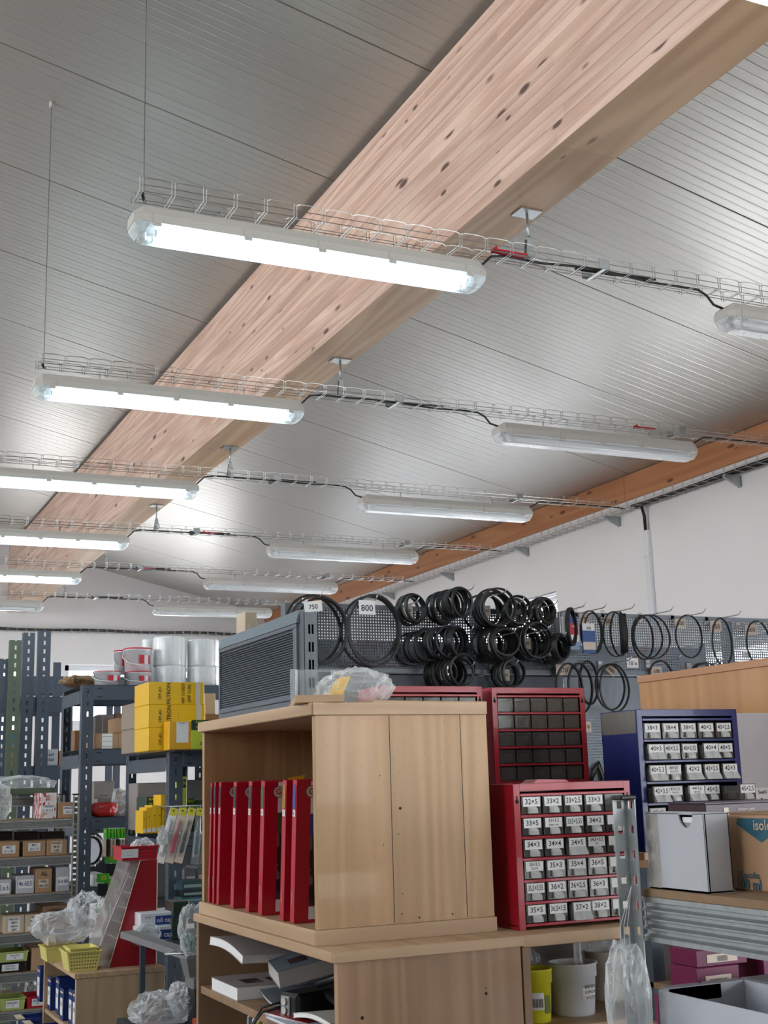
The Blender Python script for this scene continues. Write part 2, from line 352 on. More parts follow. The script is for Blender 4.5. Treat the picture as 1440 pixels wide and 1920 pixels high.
wn = [0]
def window(axis, pos, h, blinds=False):
    wn[0] += 1; a0, a1, z0, z1 = h; mb = MB(); g = MB(); f = 0.06
    def bx(M_, u0, u1, q0, q1, d0, d1, m):
        if axis == 'X': M_.box(pos+d0, pos+d1, u0, u1, q0, q1, m)
        else: M_.box(u0, u1, pos+d0, pos+d1, q0, q1, m)
    bx(mb, a0, a1, z0, z0+f, .1, .17, plasticw); bx(mb, a0, a1, z1-f, z1, .1, .17, plasticw)
    k = max(1, round((a1-a0)/1.0))
    for i in range(k+1):
        u = a0 + (a1-a0-f)*i/k; bx(mb, u, u+f, z0, z1, .1, .17, plasticw)
    w = struct('window_%d' % wn[0], mb)
    bx(g, a0, a1, z0, z1, .13, .136, glassm); g.build('glass_pane', w)
    if blinds:
        zz = z1-.02; s = MB()
        while zz > z0+.1: bx(s, a0+.02, a1-.02, zz-.004, zz, .03, .06, plasticw); zz -= .045
        s.build('blind', w)
    return w
for h in RWH: window('X', XW, h, h[0] == 8.02); portal((XW+.25, (h[0]+h[1])/2, (h[2]+h[3])/2), (0, PI/2, 0), h[3]-h[2], h[1]-h[0])
for h in FWH: window('Y', YF, h); portal(((h[0]+h[1])/2, YF+.25, (h[2]+h[3])/2), (-PI/2, 0, 0), h[1]-h[0], h[3]-h[2])
for h in BWH: window('Y', YB-.28, h); portal(((h[0]+h[1])/2, YB-.26, (h[2]+h[3])/2), (PI/2, 0, 0), h[1]-h[0], h[3]-h[2])
for h in LWH: window('X', XL-.28, h); portal((XL-.26, (h[0]+h[1])/2, (h[2]+h[3])/2), (0, -PI/2, 0), h[3]-h[2], h[1]-h[0])
# ceiling of one metre wide ribbed sheets
roof = MB(); 
for (xa, xb) in ((-6.6, -3), (-3, XW+.3)):
    za, zb = ceil_z(xa)+.03, ceil_z(xb)+.03
    roof.add([(xa, YB-.3, za), (xb, YB-.3, zb), (xb, YF+.3, zb), (xa, YF+.3, za), (xa, YB-.3, za+.1), (xb, YB-.3, zb+.1), (xb, YF+.3, zb+.1), (xa, YF+.3, za+.1)],
             [(0, 1, 2, 3), (7, 6, 5, 4), (0, 4, 5, 1), (1, 5, 6, 2), (2, 6, 7, 3), (3, 7, 4, 0)], mat('dark joint', '#2b2c2c', 0.8))
ceiling = struct('ceiling', roof)
def sheet_mesh(xa, xb):
    prof = [(0.003, 0.022), (0.003, 0.001), (0.006, 0.0)]
    for k in range(1, 20):
        y = k*0.05; d = -0.0011 if k % 2 == 0 else -0.0006; w = 0.0045
        prof += [(y-w, 0.0), (y-w*.25, d), (y+w*.25, d), (y+w, 0.0)]
    prof += [(0.994, 0.0), (0.997, 0.001), (0.997, 0.022)]
    return MB().loft([[(x, y, z + ceil_z(x)) for (y, z) in prof] for x in (xa, xb)], ceilm, closed=False, cap=False).mesh('ceiling_sheet')
sm = sheet_mesh(-2.999, XW+.1)
for k in range(-5, 15): link('ceiling_sheet', sm, ceiling, (0, k, 0))
sm2 = MB().loft([[(x, y, ceil_z(x)) for y in (0, 19.9)] for x in (-6.3, -3.001)], ceilm, closed=False, cap=False).mesh('ceiling_sheet')
link('ceiling_sheet', sm2, ceiling, (0, -5, 0))
# wooden wall plate on the right wall
tr = MB(); y = -5.0
for L_ in (6.2, 5.865, 7.5): tr.box(XW-.012, XW+.02, y+.0015, y+L_-.0015, 3.449, 3.626, plate_w, 0.002); y += L_
struct('trim_1', tr)
# glulam beam: one lamella per part
beam = thing('glulam_beam', 'long glued laminated spruce beam running under the sloped ceiling', 'beam', (2.212, 0, 3.565))
nl = 19; hh = 0.0405
for i in range(nl):
    z0 = i*hh; w = 0.112 + R.uniform(-.0004, .0004); mb = MB()
    yy = YB
    mm = glul
    if z0+hh > .73: mb.add([(-w, YB, z0), (w, YB, z0), (w, YB, min(z0+hh, ceil_z(2.212+w)-3.565)), (-w, YB, min(z0+hh, ceil_z(2.212-w)-3.565-.002)),
                           (-w, YF, z0), (w, YF, z0), (w, YF, min(z0+hh, ceil_z(2.212+w)-3.565)), (-w, YF, min(z0+hh, ceil_z(2.212-w)-3.565-.002))],
                          [(0, 1, 2, 3), (7, 6, 5, 4), (0, 4, 5, 1), (1, 5, 6, 2), (2, 6, 7, 3), (3, 7, 4, 0)], glul)
    else:
        mb.box(-w, w, YB, YF, z0+.0003, z0+hh-.0003, mm, 0.0006)
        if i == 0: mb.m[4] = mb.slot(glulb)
    if z0 < ceil_z(2.212+w)-3.565: mb.build('lamella', beam)

# ================================================================== LAMPS, TRAYS
ROWS = [1.85, 3.57, 5.29, 6.985, 8.68, 10.30, 12.02]
TZ = 3.374
LL = 1.22
def lamp_parts(lit):
    H = MB(); s0 = [(-.052, .046), (-.052, .072), (-.042, .100), (.042, .100), (.052, .072), (.052, .046)]
    def sec(x, k, kz=1): return [(x, y*k, .048+(z-.048)*kz) for (y, z) in s0]
    H.loft([sec(0.0, .8, .6), sec(.03, 1, 1), sec(LL-.03, 1, 1), sec(LL, .8, .6)], housing)
    D = MB(); s1 = [(-.050, .050), (-.052, .036), (-.042, .012), (-.026, .001), (.026, .001), (.042, .012), (.052, .036), (.050, .050)]
    def sd(x, k, kz): return [(x, y*k, .050+(z-.050)*kz) for (y, z) in s1]
    D.loft([sd(0.002, .78, .45), sd(.018, .95, .85), sd(.04, 1, 1), sd(LL-.04, 1, 1), sd(LL-.018, .95, .85), sd(LL-.002, .78, .45)], diff_m)
    G = MB().box(.05, LL-.05, -.043, .043, .040, .047, gear, .002)
    T = MB(); tm = tubem if lit else tubeoff
    for y in (-.023, .023): T.tube([(.075, y, .024), (LL-.075, y, .024)], .013, tm, 10)
    C = MB()
    for y in (-.023, .023):
        for x in (.058, LL-.058): C.box(x-.012, x+.012, y-.010, y+.010, .012, .040, plasticw, .002); C.tube([(x+(.012 if x < .5 else -.012), y, .024), (x+(.02 if x < .5 else -.02), y, .024)], .0125, galv, 10)
    K = MB()
    K.box(-.013, .013, -.056, -.050, .034, .074, housing, .0015).box(-.006, .006, -.058, -.055, .04, .05, housing)
    return [m_.mesh(n) for m_, n in ((H, 'housing'), (D, 'diffuser'), (G, 'gear_tray'), (T, 'fluorescent_tubes'), (C, 'lamp_holders'), (K, 'clip'))]
LITM, OFFM = lamp_parts(True), lamp_parts(False)
BR = MB().box(-.008, .008, -.02, .02, .098, .103, galv).tube([(0, 0, .10), (0, .0, .14)], .003, galv, 6).mesh('hanger_bracket')
ordn = ['nearest to the top edge', 'first', 'second', 'third', 'fourth', 'fifth', 'rearmost']
def lamp(x, y, lit, label, group):
    t = thing('fluorescent_lamp', label, 'lamp', (x, y, TZ-.143), 0, group)
    for me, n in zip(LITM if lit else OFFM, ('housing', 'diffuser', 'gear_tray', 'fluorescent_tubes', 'lamp_holders')): link(n, me, t)
    for cx_ in (.07, .36, .61, .86, LL-.07):
        for q in (0, PI): link('clip', (LITM if lit else OFFM)[5], t, (cx_, 0, 0), (0, 0, q))
    for cx_ in (.28, .94): link('hanger_bracket', BR, t, (cx_, 0, 0))
names = ['nearest', 'second', 'third', 'fourth', 'fifth', 'sixth']
for i, Y in enumerate(ROWS):
    if i == 0: lab = 'lit twin-tube lamp whose corner shows at the top right edge of the photo'
    elif i < 6: lab = 'lit twin-tube batten lamp, %s of the glowing left column' % ['', 'nearest and largest', 'second', 'third', 'fourth', 'farthest'][i]
    else: lab = 'unlit batten lamp in the rearmost row at the left edge of the photo'
    lamp(.84, Y, i < 6, lab, 'left column of batten lamps')
    if i == 0: continue
    lamp(3.10, Y, False, 'unlit clear batten lamp in the right column, %s' % ['', 'nearest, cut by the right edge', 'second row', 'third row', 'fourth row', 'fifth row', 'rearmost above the white rolls'][i], 'right column of unlit batten lamps')
# cable trays (wire baskets)
TW, THH = .052, .042     # half width, height
RUNG = MB()
for dx in (-.005, .005):
    RUNG.tube([(dx, -TW, THH), (dx, -TW, .0), (dx, TW, .0), (dx, TW, THH)], .0016, wire_m, 4)
RUNG = RUNG.mesh('rung')
def tray(label, p0, rz, length, rungs=True, group='wire basket cable trays'):
    t = thing('cable_tray', label, 'cable tray', p0, rz, group)
    n = int(length/.1); a = MB()
    for y in (-TW+.012, TW-.012): a.tube([(0, y, .004), (n*.1, y, .004)], .0016, wire_m, 4)
    a.build('bottom_wire', t)
    for sgn in (-1, 1):
        b = MB(); b.tube([(0, sgn*TW, .02), (n*.1, sgn*TW, .02)], .0015, wire_m, 4)
        pts = []
        for k in range(n): pts += [(k*.1+.006, sgn*TW, THH-.004), (k*.1+.016, sgn*TW, THH+.001), (k*.1+.05, sgn*TW, THH+.002), (k*.1+.084, sgn*TW, THH+.001), (k*.1+.094, sgn*TW, THH-.004)]
        b.tube(pts, .0015, wire_m, 4); b.build('side_wire', t)
    for k in range(n+1): link('rung', RUNG, t, (k*.1, 0, 0))
    return t
CPL = MB().box(-.022, .022, -TW-.004, -TW-.001, .0, .034, galv, .001).box(-.022, .022, TW+.001, TW+.004, .0, .034, galv, .001).box(-.006, .006, -TW-.004, TW+.004, -.004, -.001, galv).mesh('coupler')
for i, Y in enumerate(ROWS):
    if i == 0: continue
    t = tray('galvanised wire basket tray carrying the cable over the %s lamp row' % names[i-1], (.86, Y, TZ), 0, XW-.16-.86)
    for x in (1.68, 3.36): link('coupler', CPL, t, (x, 0, 0))
wt = tray('long wire basket tray fixed along the white right wall', (XW-.065, .5, TZ-.012), PI/2, YF-.6)
# tray brackets on the wall
bm = MB().prism([(-.12, 0), (0, 0), (0, -.06), (-.02, -.06), (-.12, -.015)], 'Y', -.012, .012, galv).box(-.003, .0, -.02, .02, -.07, .0, galv)
bme = bm.mesh('bracket')
for px, nme in ((1375, 'nearest'), (1150, 'second'), (980, 'third'), (840, 'fourth'), (730, 'fifth')):
    p = at_x(px, {1375: 905, 1150: 978, 980: 1038, 840: 1082, 730: 1114}[px], XW-.05)
    tag(link('tray_bracket', bme, None, (XW, p.y, TZ-.016)), 'small galvanised bracket under the wall cable tray, %s along the right wall' % nme, 'bracket', 'wall tray brackets')
# far wall tray
tray('dark looking cable tray with black cables along the far wall', (.2, YF-.07, TZ-.03), 0, 4.6)
fw = MB(); fw.tube([(0.2+.2*k, YF-.07, TZ-.005+.006*math.sin(k)) for k in range(24)], .016, cable, 6)
tag(fw.build('cable_bundle'), 'thick bundle of black cables in the tray on the far wall', 'cable')
cb = MB()
for q in (-.02, 0, .02): cb.tube([(XW-.065+q, .6+.3*k, TZ+.0+.004*math.sin(k*1.3+q*90)) for k in range(22)], .009, cable, 6)
tag(cb.build('cable_bundle'), 'bundle of black cables in the right wall tray, nearest stretch', 'cable')
# cables of the rows
for i, Y in enumerate(ROWS):
    if i == 0: continue
    z = TZ+.006; mb = MB()
    pts = [(2.02, Y, TZ-.06), (2.06, Y-.0, TZ-.045), (2.10, Y-.01, TZ-.005), (2.16, Y-.01, z)]
    x = 2.3
    while x < 3.0: pts.append((x, Y-.01+.012*math.sin(x*9+i), z+.003*math.sin(x*13))); x += .12
    pts += [(3.0, Y, z), (3.04, Y, TZ-.012), (3.07, Y, TZ-.045), (3.13, Y, TZ-.058)]
    mb.tube(pts, .0048, cable, 6)
    tag(mb.build('lamp_cable'), 'black cable from the lit lamp along the tray down to the unlit lamp, %s row' % names[i-1], 'cable', 'lamp feed cables')
    mb = MB(); c0 = 2.62
    for k in range(2): mb.tube([(c0+.02*k-.16, Y+.01, z+.006), (c0, Y+.012, z+.008+.006*k), (c0+.16, Y-.005, z+.01), (c0+.19, Y+.005, z+.014), (c0+.15, Y+.02, z+.016), (c0-.1+.05*k, Y+.018, z+.014)], .0046, cable, 6)
    tag(mb.build('cable_loop'), 'folded spare loop of black cable lying in the %s row tray' % names[i-1], 'cable', 'spare cable loops')
    if i in (2, 3, 4, 5):
        mb = MB().tube([(4.26, Y, TZ-.058), (4.34, Y, TZ-.03), (4.40, Y, TZ+.004), (4.7, Y-.005, TZ+.006), (5.04, Y+.01, TZ+.008), (5.10, Y+.02, TZ+.004)], .0046, cable, 6)
        tag(mb.build('lamp_cable'), 'black cable from the unlit lamp to the wall tray, %s row' % names[i-1], 'cable', 'wall end cables')
# red cable clips
for x, Y, L_, n_ in ((2.10, ROWS[1], .13, 'beside the nearest lit lamp'), (3.93, ROWS[2], .12, 'above the unlit lamp of the second row'), (2.6, ROWS[4], .1, 'in the fourth row tray'), (2.55, ROWS[5], .1, 'in the fifth row tray'), (4.72, ROWS[4], .1, 'near the wall end of the fourth row'), ):
    tag(MB().box(0, L_, -.045, -.012, 0.006, .012, redp, .001).box(0, .005, -.047, -.01, .006, .02, redp).build('cable_clip', None, loc=(x, Y, TZ)), 'red plastic cable clip lying %s' % n_, 'clip')
# hangers from the beam
for i, Y in enumerate(ROWS):
    if i == 0: continue
    t = thing('tray_hanger', 'galvanised plate, rod and hook holding the %s row tray under the beam' % names[i-1], 'hanger', (2.262, Y, 3.565), 0, 'beam hangers')
    MB().box(-.045, .045, -.035, .035, -.0045, 0, galv, .001).build('ceiling_plate', t)
    MB().tube([(0, 0, -.004), (0, 0, -.10)], .005, galv, 8).tube([(0, 0, -.092), (0, 0, -.104)], .009, galv, 6).build('rod', t)
    h = MB(); h.prism([(-.009, -.10), (.009, -.10), (.017, -.172), (-.017, -.172)], 'Y', -.010, -.008, galv).prism([(-.009, -.10), (.009, -.10), (.017, -.172), (-.017, -.172)], 'Y', .008, .010, galv)
    h.tube([(.004, 0, -.10), (.02, 0, -.14), (.024, 0, -.165)], .002, galv, 5); h.build('hook', t)
# suspension wires at the left tray ends
for i in (1, 2, 3):
    Y = ROWS[i]; x = .88; zc = ceil_z(x)
    t = thing('suspension_wire', 'thin steel wire hanging from the ceiling to the left end of the %s row tray' % names[i-1], 'wire', (x, Y, TZ), 0, 'suspension wires')
    MB().tube([(0, 0, -.004), (0, 0, zc-TZ)], .0012, mat('dark wire', '#4a4a4c', .5, .5), 4).build('wire', t)
    MB().lathe([(.0, -.006), (.011, -.006), (.011, .02), (.0, .02)], housing, 10, (0, 0, zc-TZ-.02)).build('ceiling_anchor', t)
    MB().tube([(-.012, -.03, .004), (0, 0, -.004), (.012, .03, .004)], .005, blackp, 6).build('end_clamp', t)
# conduit on the right wall
p = at_x(1214, 975, XW)
t = thing('cable_conduit', 'pale grey plastic cable duct running down the white right wall', 'conduit', (XW, p.y, 0))
MB().box(-.03, 0, -.026, .026, 1.2, 3.20, plasticw, .004).box(-.034, 0, -.03, .03, 3.02, 3.04, plasticw, .003).build('duct', t)
MB().tube([(-.012, .012, 3.19), (-.014, .014, 3.30), (-.04, .0, 3.36), (-.06, -.05, 3.375)], .011, cable, 6).build('cable', t)
MB().tube([(-.012, -.012, 3.19), (-.014, -.014, 3.30), (-.04, -.03, 3.37)], .006, housing, 6).build('thin_cable', t)

# ================================================================== CENTRAL BEECH UNITS
def board_box(name, m, parent, x0, x1, y0, y1, z0, z1, bev=.001): return MB().box(x0, x1, y0, y1, z0, z1, m, bev).build(name, parent)
def holes(mb, pts, m=None):
    for (x, z, r, y) in pts: mb.tube([(x, y-.0004, z), (x, y+.001, z)], r, m or darkin, 8)
SZ = 1.280     # counter height
# --- upper box
bc = thing('open_bookcase', 'beech veneer bookcase box full of red catalogues, standing on the lower unit', 'bookcase', (.973, 2.462, SZ))
W_, L_, H_, T_ = .413, .802, .482, .018
board_box('side_panel', birch, bc, .006, W_-.002, .0, T_, .030, H_-.026)
board_box('side_panel', birch, bc, .006, W_-.002, L_-T_, L_, .030, H_-.026)
board_box('bottom_board', birchy, bc, -.002, W_, -.002, L_, .0, .030, .002)
board_box('top_board', birchy, bc, -.006, W_-.003, -.003, L_+.003, H_-.026, H_, .002)
board_box('back_panel', wood('shade darkened brown back', '#77604a', '#69533f', '#5a4632', 'Z', .5, 40), bc, W_-.012, W_-.003, T_, L_-T_, .030, H_-.026)  # dimness of the box interior is put into the darker brown
MB().box(.0, W_, -.0055, -.002, .0, .030, birchx, .0008).build('edge_strip', bc); MB().box(0, W_-.003, -.0065, -.003, H_-.026, H_, birchx, .0008).build('edge_strip', bc)
vb = MB()
for x in (.175, .345): vb.box(x-.0006, x+.0006, -.0004, .001, .034, H_-.028, darkin)
holes(vb, [(.195, .262, .0032, 0), (.232, .04, .002, 0), (.31, .042, .002, 0), (.192, .05, .0016, 0), (.19, .21, .0013, 0), (.15, .33, .0012, 0), (.155, .19, .0012, 0), (.195, .09, .0012, 0)])
vb.build('screw_holes', bc, kind='stuff')
# --- lower unit (open to the left)
LH = SZ
lu = thing('lower_shelf_unit', 'beech shelf unit under the bookcase box, stacked with magazines', 'shelf unit', (.966, 2.36, 0))
W2, L2 = .422, 0.93
def lub(n, m, *a): return board_box(n, m, lu, *a)
lub('top_board', birchy, -.002, W2, -.003, L2, LH-.020, LH, .002)
MB().box(0, W2, -.0065, -.003, LH-.020, LH, birchx, .0008).build('edge_strip', lu)
lub('side_panel', wood('beech veneer side', '#b08f70', '#9c7c5f', '#5a4632', 'Z', .42, 50, pores=.15), .012, W2-.002, .004, .022, .0, LH-.020)
lub('side_panel', birchd, .006, W2-.002, L2-.020, L2-.002, .0, LH-.020)
lub('back_panel', birchd, W2-.012, W2-.002, .022, L2-.02, .0, LH-.02)
vb = MB(); holes(vb, [(.062, 1.155, .0035, .004), (.335, 1.175, .0032, .004), (.335, 1.185, .0014, .004), (.145, 1.115, .0012, .004), (.065, 1.142, .0014, .004)]); vb.build('screw_holes', lu, kind='stuff')
Z1, Z2 = 1.105, .93
lub('shelf', birchd, .012, W2-.014, .024, L2-.021, Z1-.018, Z1)
lub('shelf', birchd, .012, W2-.014, .024, L2-.021, Z2-.018, Z2)
# --- right counter
rc = thing('counter_unit', 'beech counter unit carrying the small parts cabinets', 'shelf unit', (1.390, 2.36, 0))
board_box('top_board', birchx, rc, 0, 1.04, -.0, .84, SZ-.024, SZ, .0015)
board_box('shelf', birchx, rc, .02, 1.02, .012, .40, 1.074, 1.092, .001)
board_box('shelf', birchx, rc, .02, 1.02, .012, .40, .80, .818, .001)
for x in (0, 1.02): board_box('side_panel', birchd, rc, x, x+.018, .004, .84, 0, SZ-.024)
board_box('back_panel', mat('dark back panel', '#6c6360', .6), rc, .018, 1.02, .402, .41, 0, SZ-.024)

# --- red catalogues
ysp = [(196, 1463, 176, .013), (218, 1463, 206, .013), (250, 1464, 232, .018), (366, 1464, 322, .024), (470, 1464, 420, .024), (548, 1464, 500, .026), (682, 1462, 640, .024), (738, 1460, 706, .024)]
covs = ['#2a2d33', '#303338', '#2a2d33', '#23262b', '#2f343a', '#3c5a3a', '#a1741a', '#35468c']
bl = ['far left end of the row', 'second from the left end', 'third from the left end', 'fourth, before the first gap', 'fifth, leaning', 'with the green title band and yellow bookmark', 'second from the near end, ochre spine label', 'at the near end with the blue title band']
bookz = SZ+.0305
for i, (zx, zy, bx_, th) in enumerate(ysp):
    pb = at_x(340+bx_/3.429, 1420+(960+ (i*17))/3.429, .985); ptop = at_x(340+zx/3.429, 1463, .985)
    near = pb.y; hb = .296
    t = thing('red_catalogue', 'red catalogue in the bookcase box, '+bl[i], 'book', (.982, near-th, bookz), 0, 'red catalogues')
    lean = math.atan2(near-ptop.y, .29); lean = max(-.05, min(.10, lean)); t.rotation_euler = (lean, 0, 0)
    if lean > 0: t.location.z += 0
    c = MB(); wd_ = .215
    # spine facing left, covers facing the two long ways; book occupies y 0..th
    c.box(0, .003, 0, th, 0, hb, bookred, .001)
    c.box(.0, wd_, 0, .0018, 0, hb, bookred, .0005).box(.0, wd_, th-.0018, th, 0, hb, bookred, .0005)
    c.build('cover', t)
    MB().box(.003, wd_-.004, .0018, th-.0018, .003, hb-.003, paper).build('page_block', t)
    f = MB(); r_, u_ = X3, Z3
    f.card((.032+(.5*(wd_-.036)), -.0003, hb-.036), r_, u_, wd_-.036-.001, .068, paper)
    cm = mat('title band '+covs[i], covs[i], .3)
    f.card((.032+(.5*(wd_-.036)), -.0003, hb-.094), r_, u_, wd_-.037, .046, cm)
    f.card((.032+(.5*(wd_-.036)), -.0003, .107), r_, u_, wd_-.037, .144, photo)
    f.card((.032+(.5*(wd_-.036)), -.0003, .02), r_, u_, wd_-.037, .026, paper)
    f.text('G', (.072, -.001, hb-.042), r_, u_, .022, bookred).text('E V R O P E', (.08, -.001, hb-.058), r_, u_, .006, ink, .03)
    f.text('P', (.062, -.001, hb-.094), r_, u_, .02, paper)
    f.build('cover_print', t)
    e = MB(); ring = [(.033+.0125*math.cos(2*PI*k/20), -.0012, hb-.024+.0125*math.sin(2*PI*k/20)) for k in range(20)]
    e.add([(.033, -.0012, hb-.024)]+ring, [(0, k+1, (k+1) % 20+1) for k in range(20)], papero)
    e.tube(ring, .0007, ink, 4, True); e.text('G', (.033, -.0014, hb-.024), r_, u_, .019, bookred); e.build('emblem', t)
    s = MB(); s.card((-.0004, th/2, hb-.035), -Y3, Z3, th*.7, .05, cm); s.card((-.0004, th/2, hb-.07), -Y3, Z3, th*.6, .014, paper)
    s.text('KATALOG', (-.0008, th/2, .05), Z3, Y3, .006, papero); s.text('%d' % (i+1), (-.0012, th/2, hb-.07), -Y3, Z3, .01, ink); s.build('spine_label', t)
    if i == 5: MB().prism([(.045, hb-.01), (.085, hb-.01), (.10, hb+.012), (.06, hb+.006)], 'Y', .004, .005, yel).build('bookmark', t)

# --- magazines, device and papers in the lower unit
def slab(mb, w, d, h, m_cover, m_page, bend=0.0, sag=0.0, n=8):
    """soft book lying flat, local x=w (spine at x=0), y=d, curled by bend"""
    def sec(y, zo, hh_): return [(0, y, zo), (w, y, zo), (w, y, zo+hh_), (0, y, zo+hh_)]
    secs = []
    for (o, hh_, mm, ins) in ((0, .001, m_cover, 0), (.001, h-.002, m_page, .002), (h-.001, .001, m_cover, 0)):
        ss = []
        for k in range(n+1):
            y = d*k/n; z = o + bend*math.sin(PI*k/n)+sag*(k/n)**2
            ss.append([(ins, y, z), (w-ins, y, z), (w-ins, y, z+hh_), (ins, y, z+hh_)])
        mb.loft(ss, mm)
    return mb
def magazine(name, label, cat, w, d, h, loc, rot, mc, mp=paper, bend=0, sag=0, deco=True):
    t = thing(name, label, cat, loc, rot=rot, group=None)
    slab(MB(), w, d, h, mc, mp, bend, sag).build('page_block', t)
    if deco and bend == 0 and sag == 0:
        c = MB()
        for k in range(3): c.card((w*(.25+.25*k), d*.4, h+.0004), X3, Y3, w*.18, d*.3, photo)
        c.build('cover_pictures', t)
    return t
x0 = .985
magazine('thick_catalogue', 'thick white paged catalogue lying flat at the far end of the shelf', 'book', .25, .20, .030, (x0-.004, 2.99, Z1), (0, 0, .0), mat('grey cover', '#8e8a8a', .35))
magazine('bent_catalogue', 'soft thick catalogue with square pictures propped up at the top of the pile', 'book', .26, .19, .020, (x0+.0, 2.965, Z1+.085), (.14, .05, .12), mat('pale cover', '#a9a2a2', .3), bend=.010)
magazine('leaning_catalogue', 'grey catalogue leaning sideways between two others', 'book', .24, .10, .040, (x0+.07, 2.90, Z1+.032), (.20, -.18, -.12), mat('dull blue cover', '#66707a', .3), mat('greyish pages', '#b9b8b4', .6))
magazine('open_brochure', 'thin curled brochure under the leaning catalogue', 'magazine', .24, .16, .006, (x0+.04, 2.86, Z1+.002), (0, 0, -.1), mat('dull blue cover', '#66707a', .3), sag=.02)
magazine('folded_magazine', 'crumpled grey magazine at the near end of the magazine shelf', 'magazine', .22, .15, .010, (x0+.03, 2.50, Z1+.012), (0, .05, .15), mat('greyish pages', '#b9b8b4', .6), bend=.008)
magazine('red_brochure', 'red covered brochure under the black device', 'magazine', .20, .17, .008, (x0+.02, 2.60, Z1+.0), (0, 0, .25), mat('dull red cover', '#8d2226', .35), sag=.006)
magazine('white_brochure', 'white brochure sticking out over the shelf edge', 'magazine', .21, .17, .006, (x0-.015, 2.58, Z1+.0), (0, 0, .02), mat('bluish white cover', '#b9c4d4', .35))
magazine('black_folder', 'black folder lying behind the crumpled magazine', 'folder', .24, .16, .012, (x0+.08, 2.55, Z1+.03), (.05, .0, -.12), blackp, ink)
magazine('upright_catalogue', 'white paged book end lying by the near side panel', 'book', .2, .1, .022, (x0+.10, 2.40, Z1+.06), (-.1, 0, 0), mat('greyish pages', '#b9b8b4', .6), paper)
magazine('upper_right_catalogue', 'second white paged book end on top by the near side panel', 'book', .2, .1, .022, (x0+.12, 2.40, Z1+.10), (-.05, 0, 0.05), blackp, paper)
# black device with two round sockets and cord
t = thing('black_device', 'black plastic device with two round silver sockets and a hanging cord', 'device', (x0+.012, 2.72, Z1+.001), .32)
MB().box(0, .11, -.05, .02, 0, .052, blackp, .008).build('body', t)
MB().box(-.004, .001, -.026, .004, .006, .046, galv, .002).build('silver_face', t, label='silver socket plate')
for z in (.017, .035): MB().lathe([(.0, 0), (.007, .0), (.0085, .0035), (.0065, .004), (.0, .002)], housing, 12).build('socket', t, loc=(-.004, -.011, z), rot=(0, -PI/2, 0))
MB().tube([(.0, .01, .02), (-.03, .035, .012), (-.05, .05, -.02), (-.055, .055, -.10), (-.052, .06, -.2)], .0028, cable, 6).tube([(.0, .012, .03), (-.025, .042, .02), (-.044, .058, -.02), (-.048, .064, -.10), (-.046, .07, -.2)], .0028, cable, 6).build('cord', t)
tag(MB().tube([(x0+.1, 2.74, Z1+.06), (x0+.14, 2.66, Z1+.085), (x0+.2, 2.58, Z1+.10), (x0+.28, 2.50, Z1+.11), (x0+.34, 2.44, Z1+.10)], [.008, .012, .013, .012, .01], blackp, 8).tube([(x0+.12, 2.68, Z1+.045), (x0+.15, 2.6, Z1+.06), (x0+.2, 2.52, Z1+.09), (x0+.30, 2.46, Z1+.1)], .004, cable, 6).build('black_cable'), 'thick black cable curling over the papers behind the device', 'cable')
tag(MB().lathe([(0, 0), (.022, 0), (.024, .012), (.0, .014)], redp, 14).build('red_disc', None, loc=(x0+.17, 2.66, Z1+.04)), 'small dark red round disc among the black cables', 'disc')
# folders below
for k, (c_, w_) in enumerate((('#8c8f94', .012), ('#d4d6d8', .01), ('#a49a3e', .012), ('#d4d6d8', .008), ('#6b7133', .03))):
    tag(MB().box(0, .24, 0, w_, 0, .135, mat('file '+c_, c_, .4), .001).box(.002, .236, w_*.2, w_*.8, .003, .137, paper).build('file_folder', None, loc=(x0+.03, 3.02-.035*k, Z2), rot=(0.12, 0, 0)),
        ['grey file standing on the lowest visible shelf at its far end', 'white file second from the far end of the lowest visible shelf', 'yellow green file in the middle of the lowest shelf group', 'white file next to the thick olive one', 'thick olive folder nearest the camera on the lowest visible shelf'][k], 'file', 'files on the lowest visible shelf')

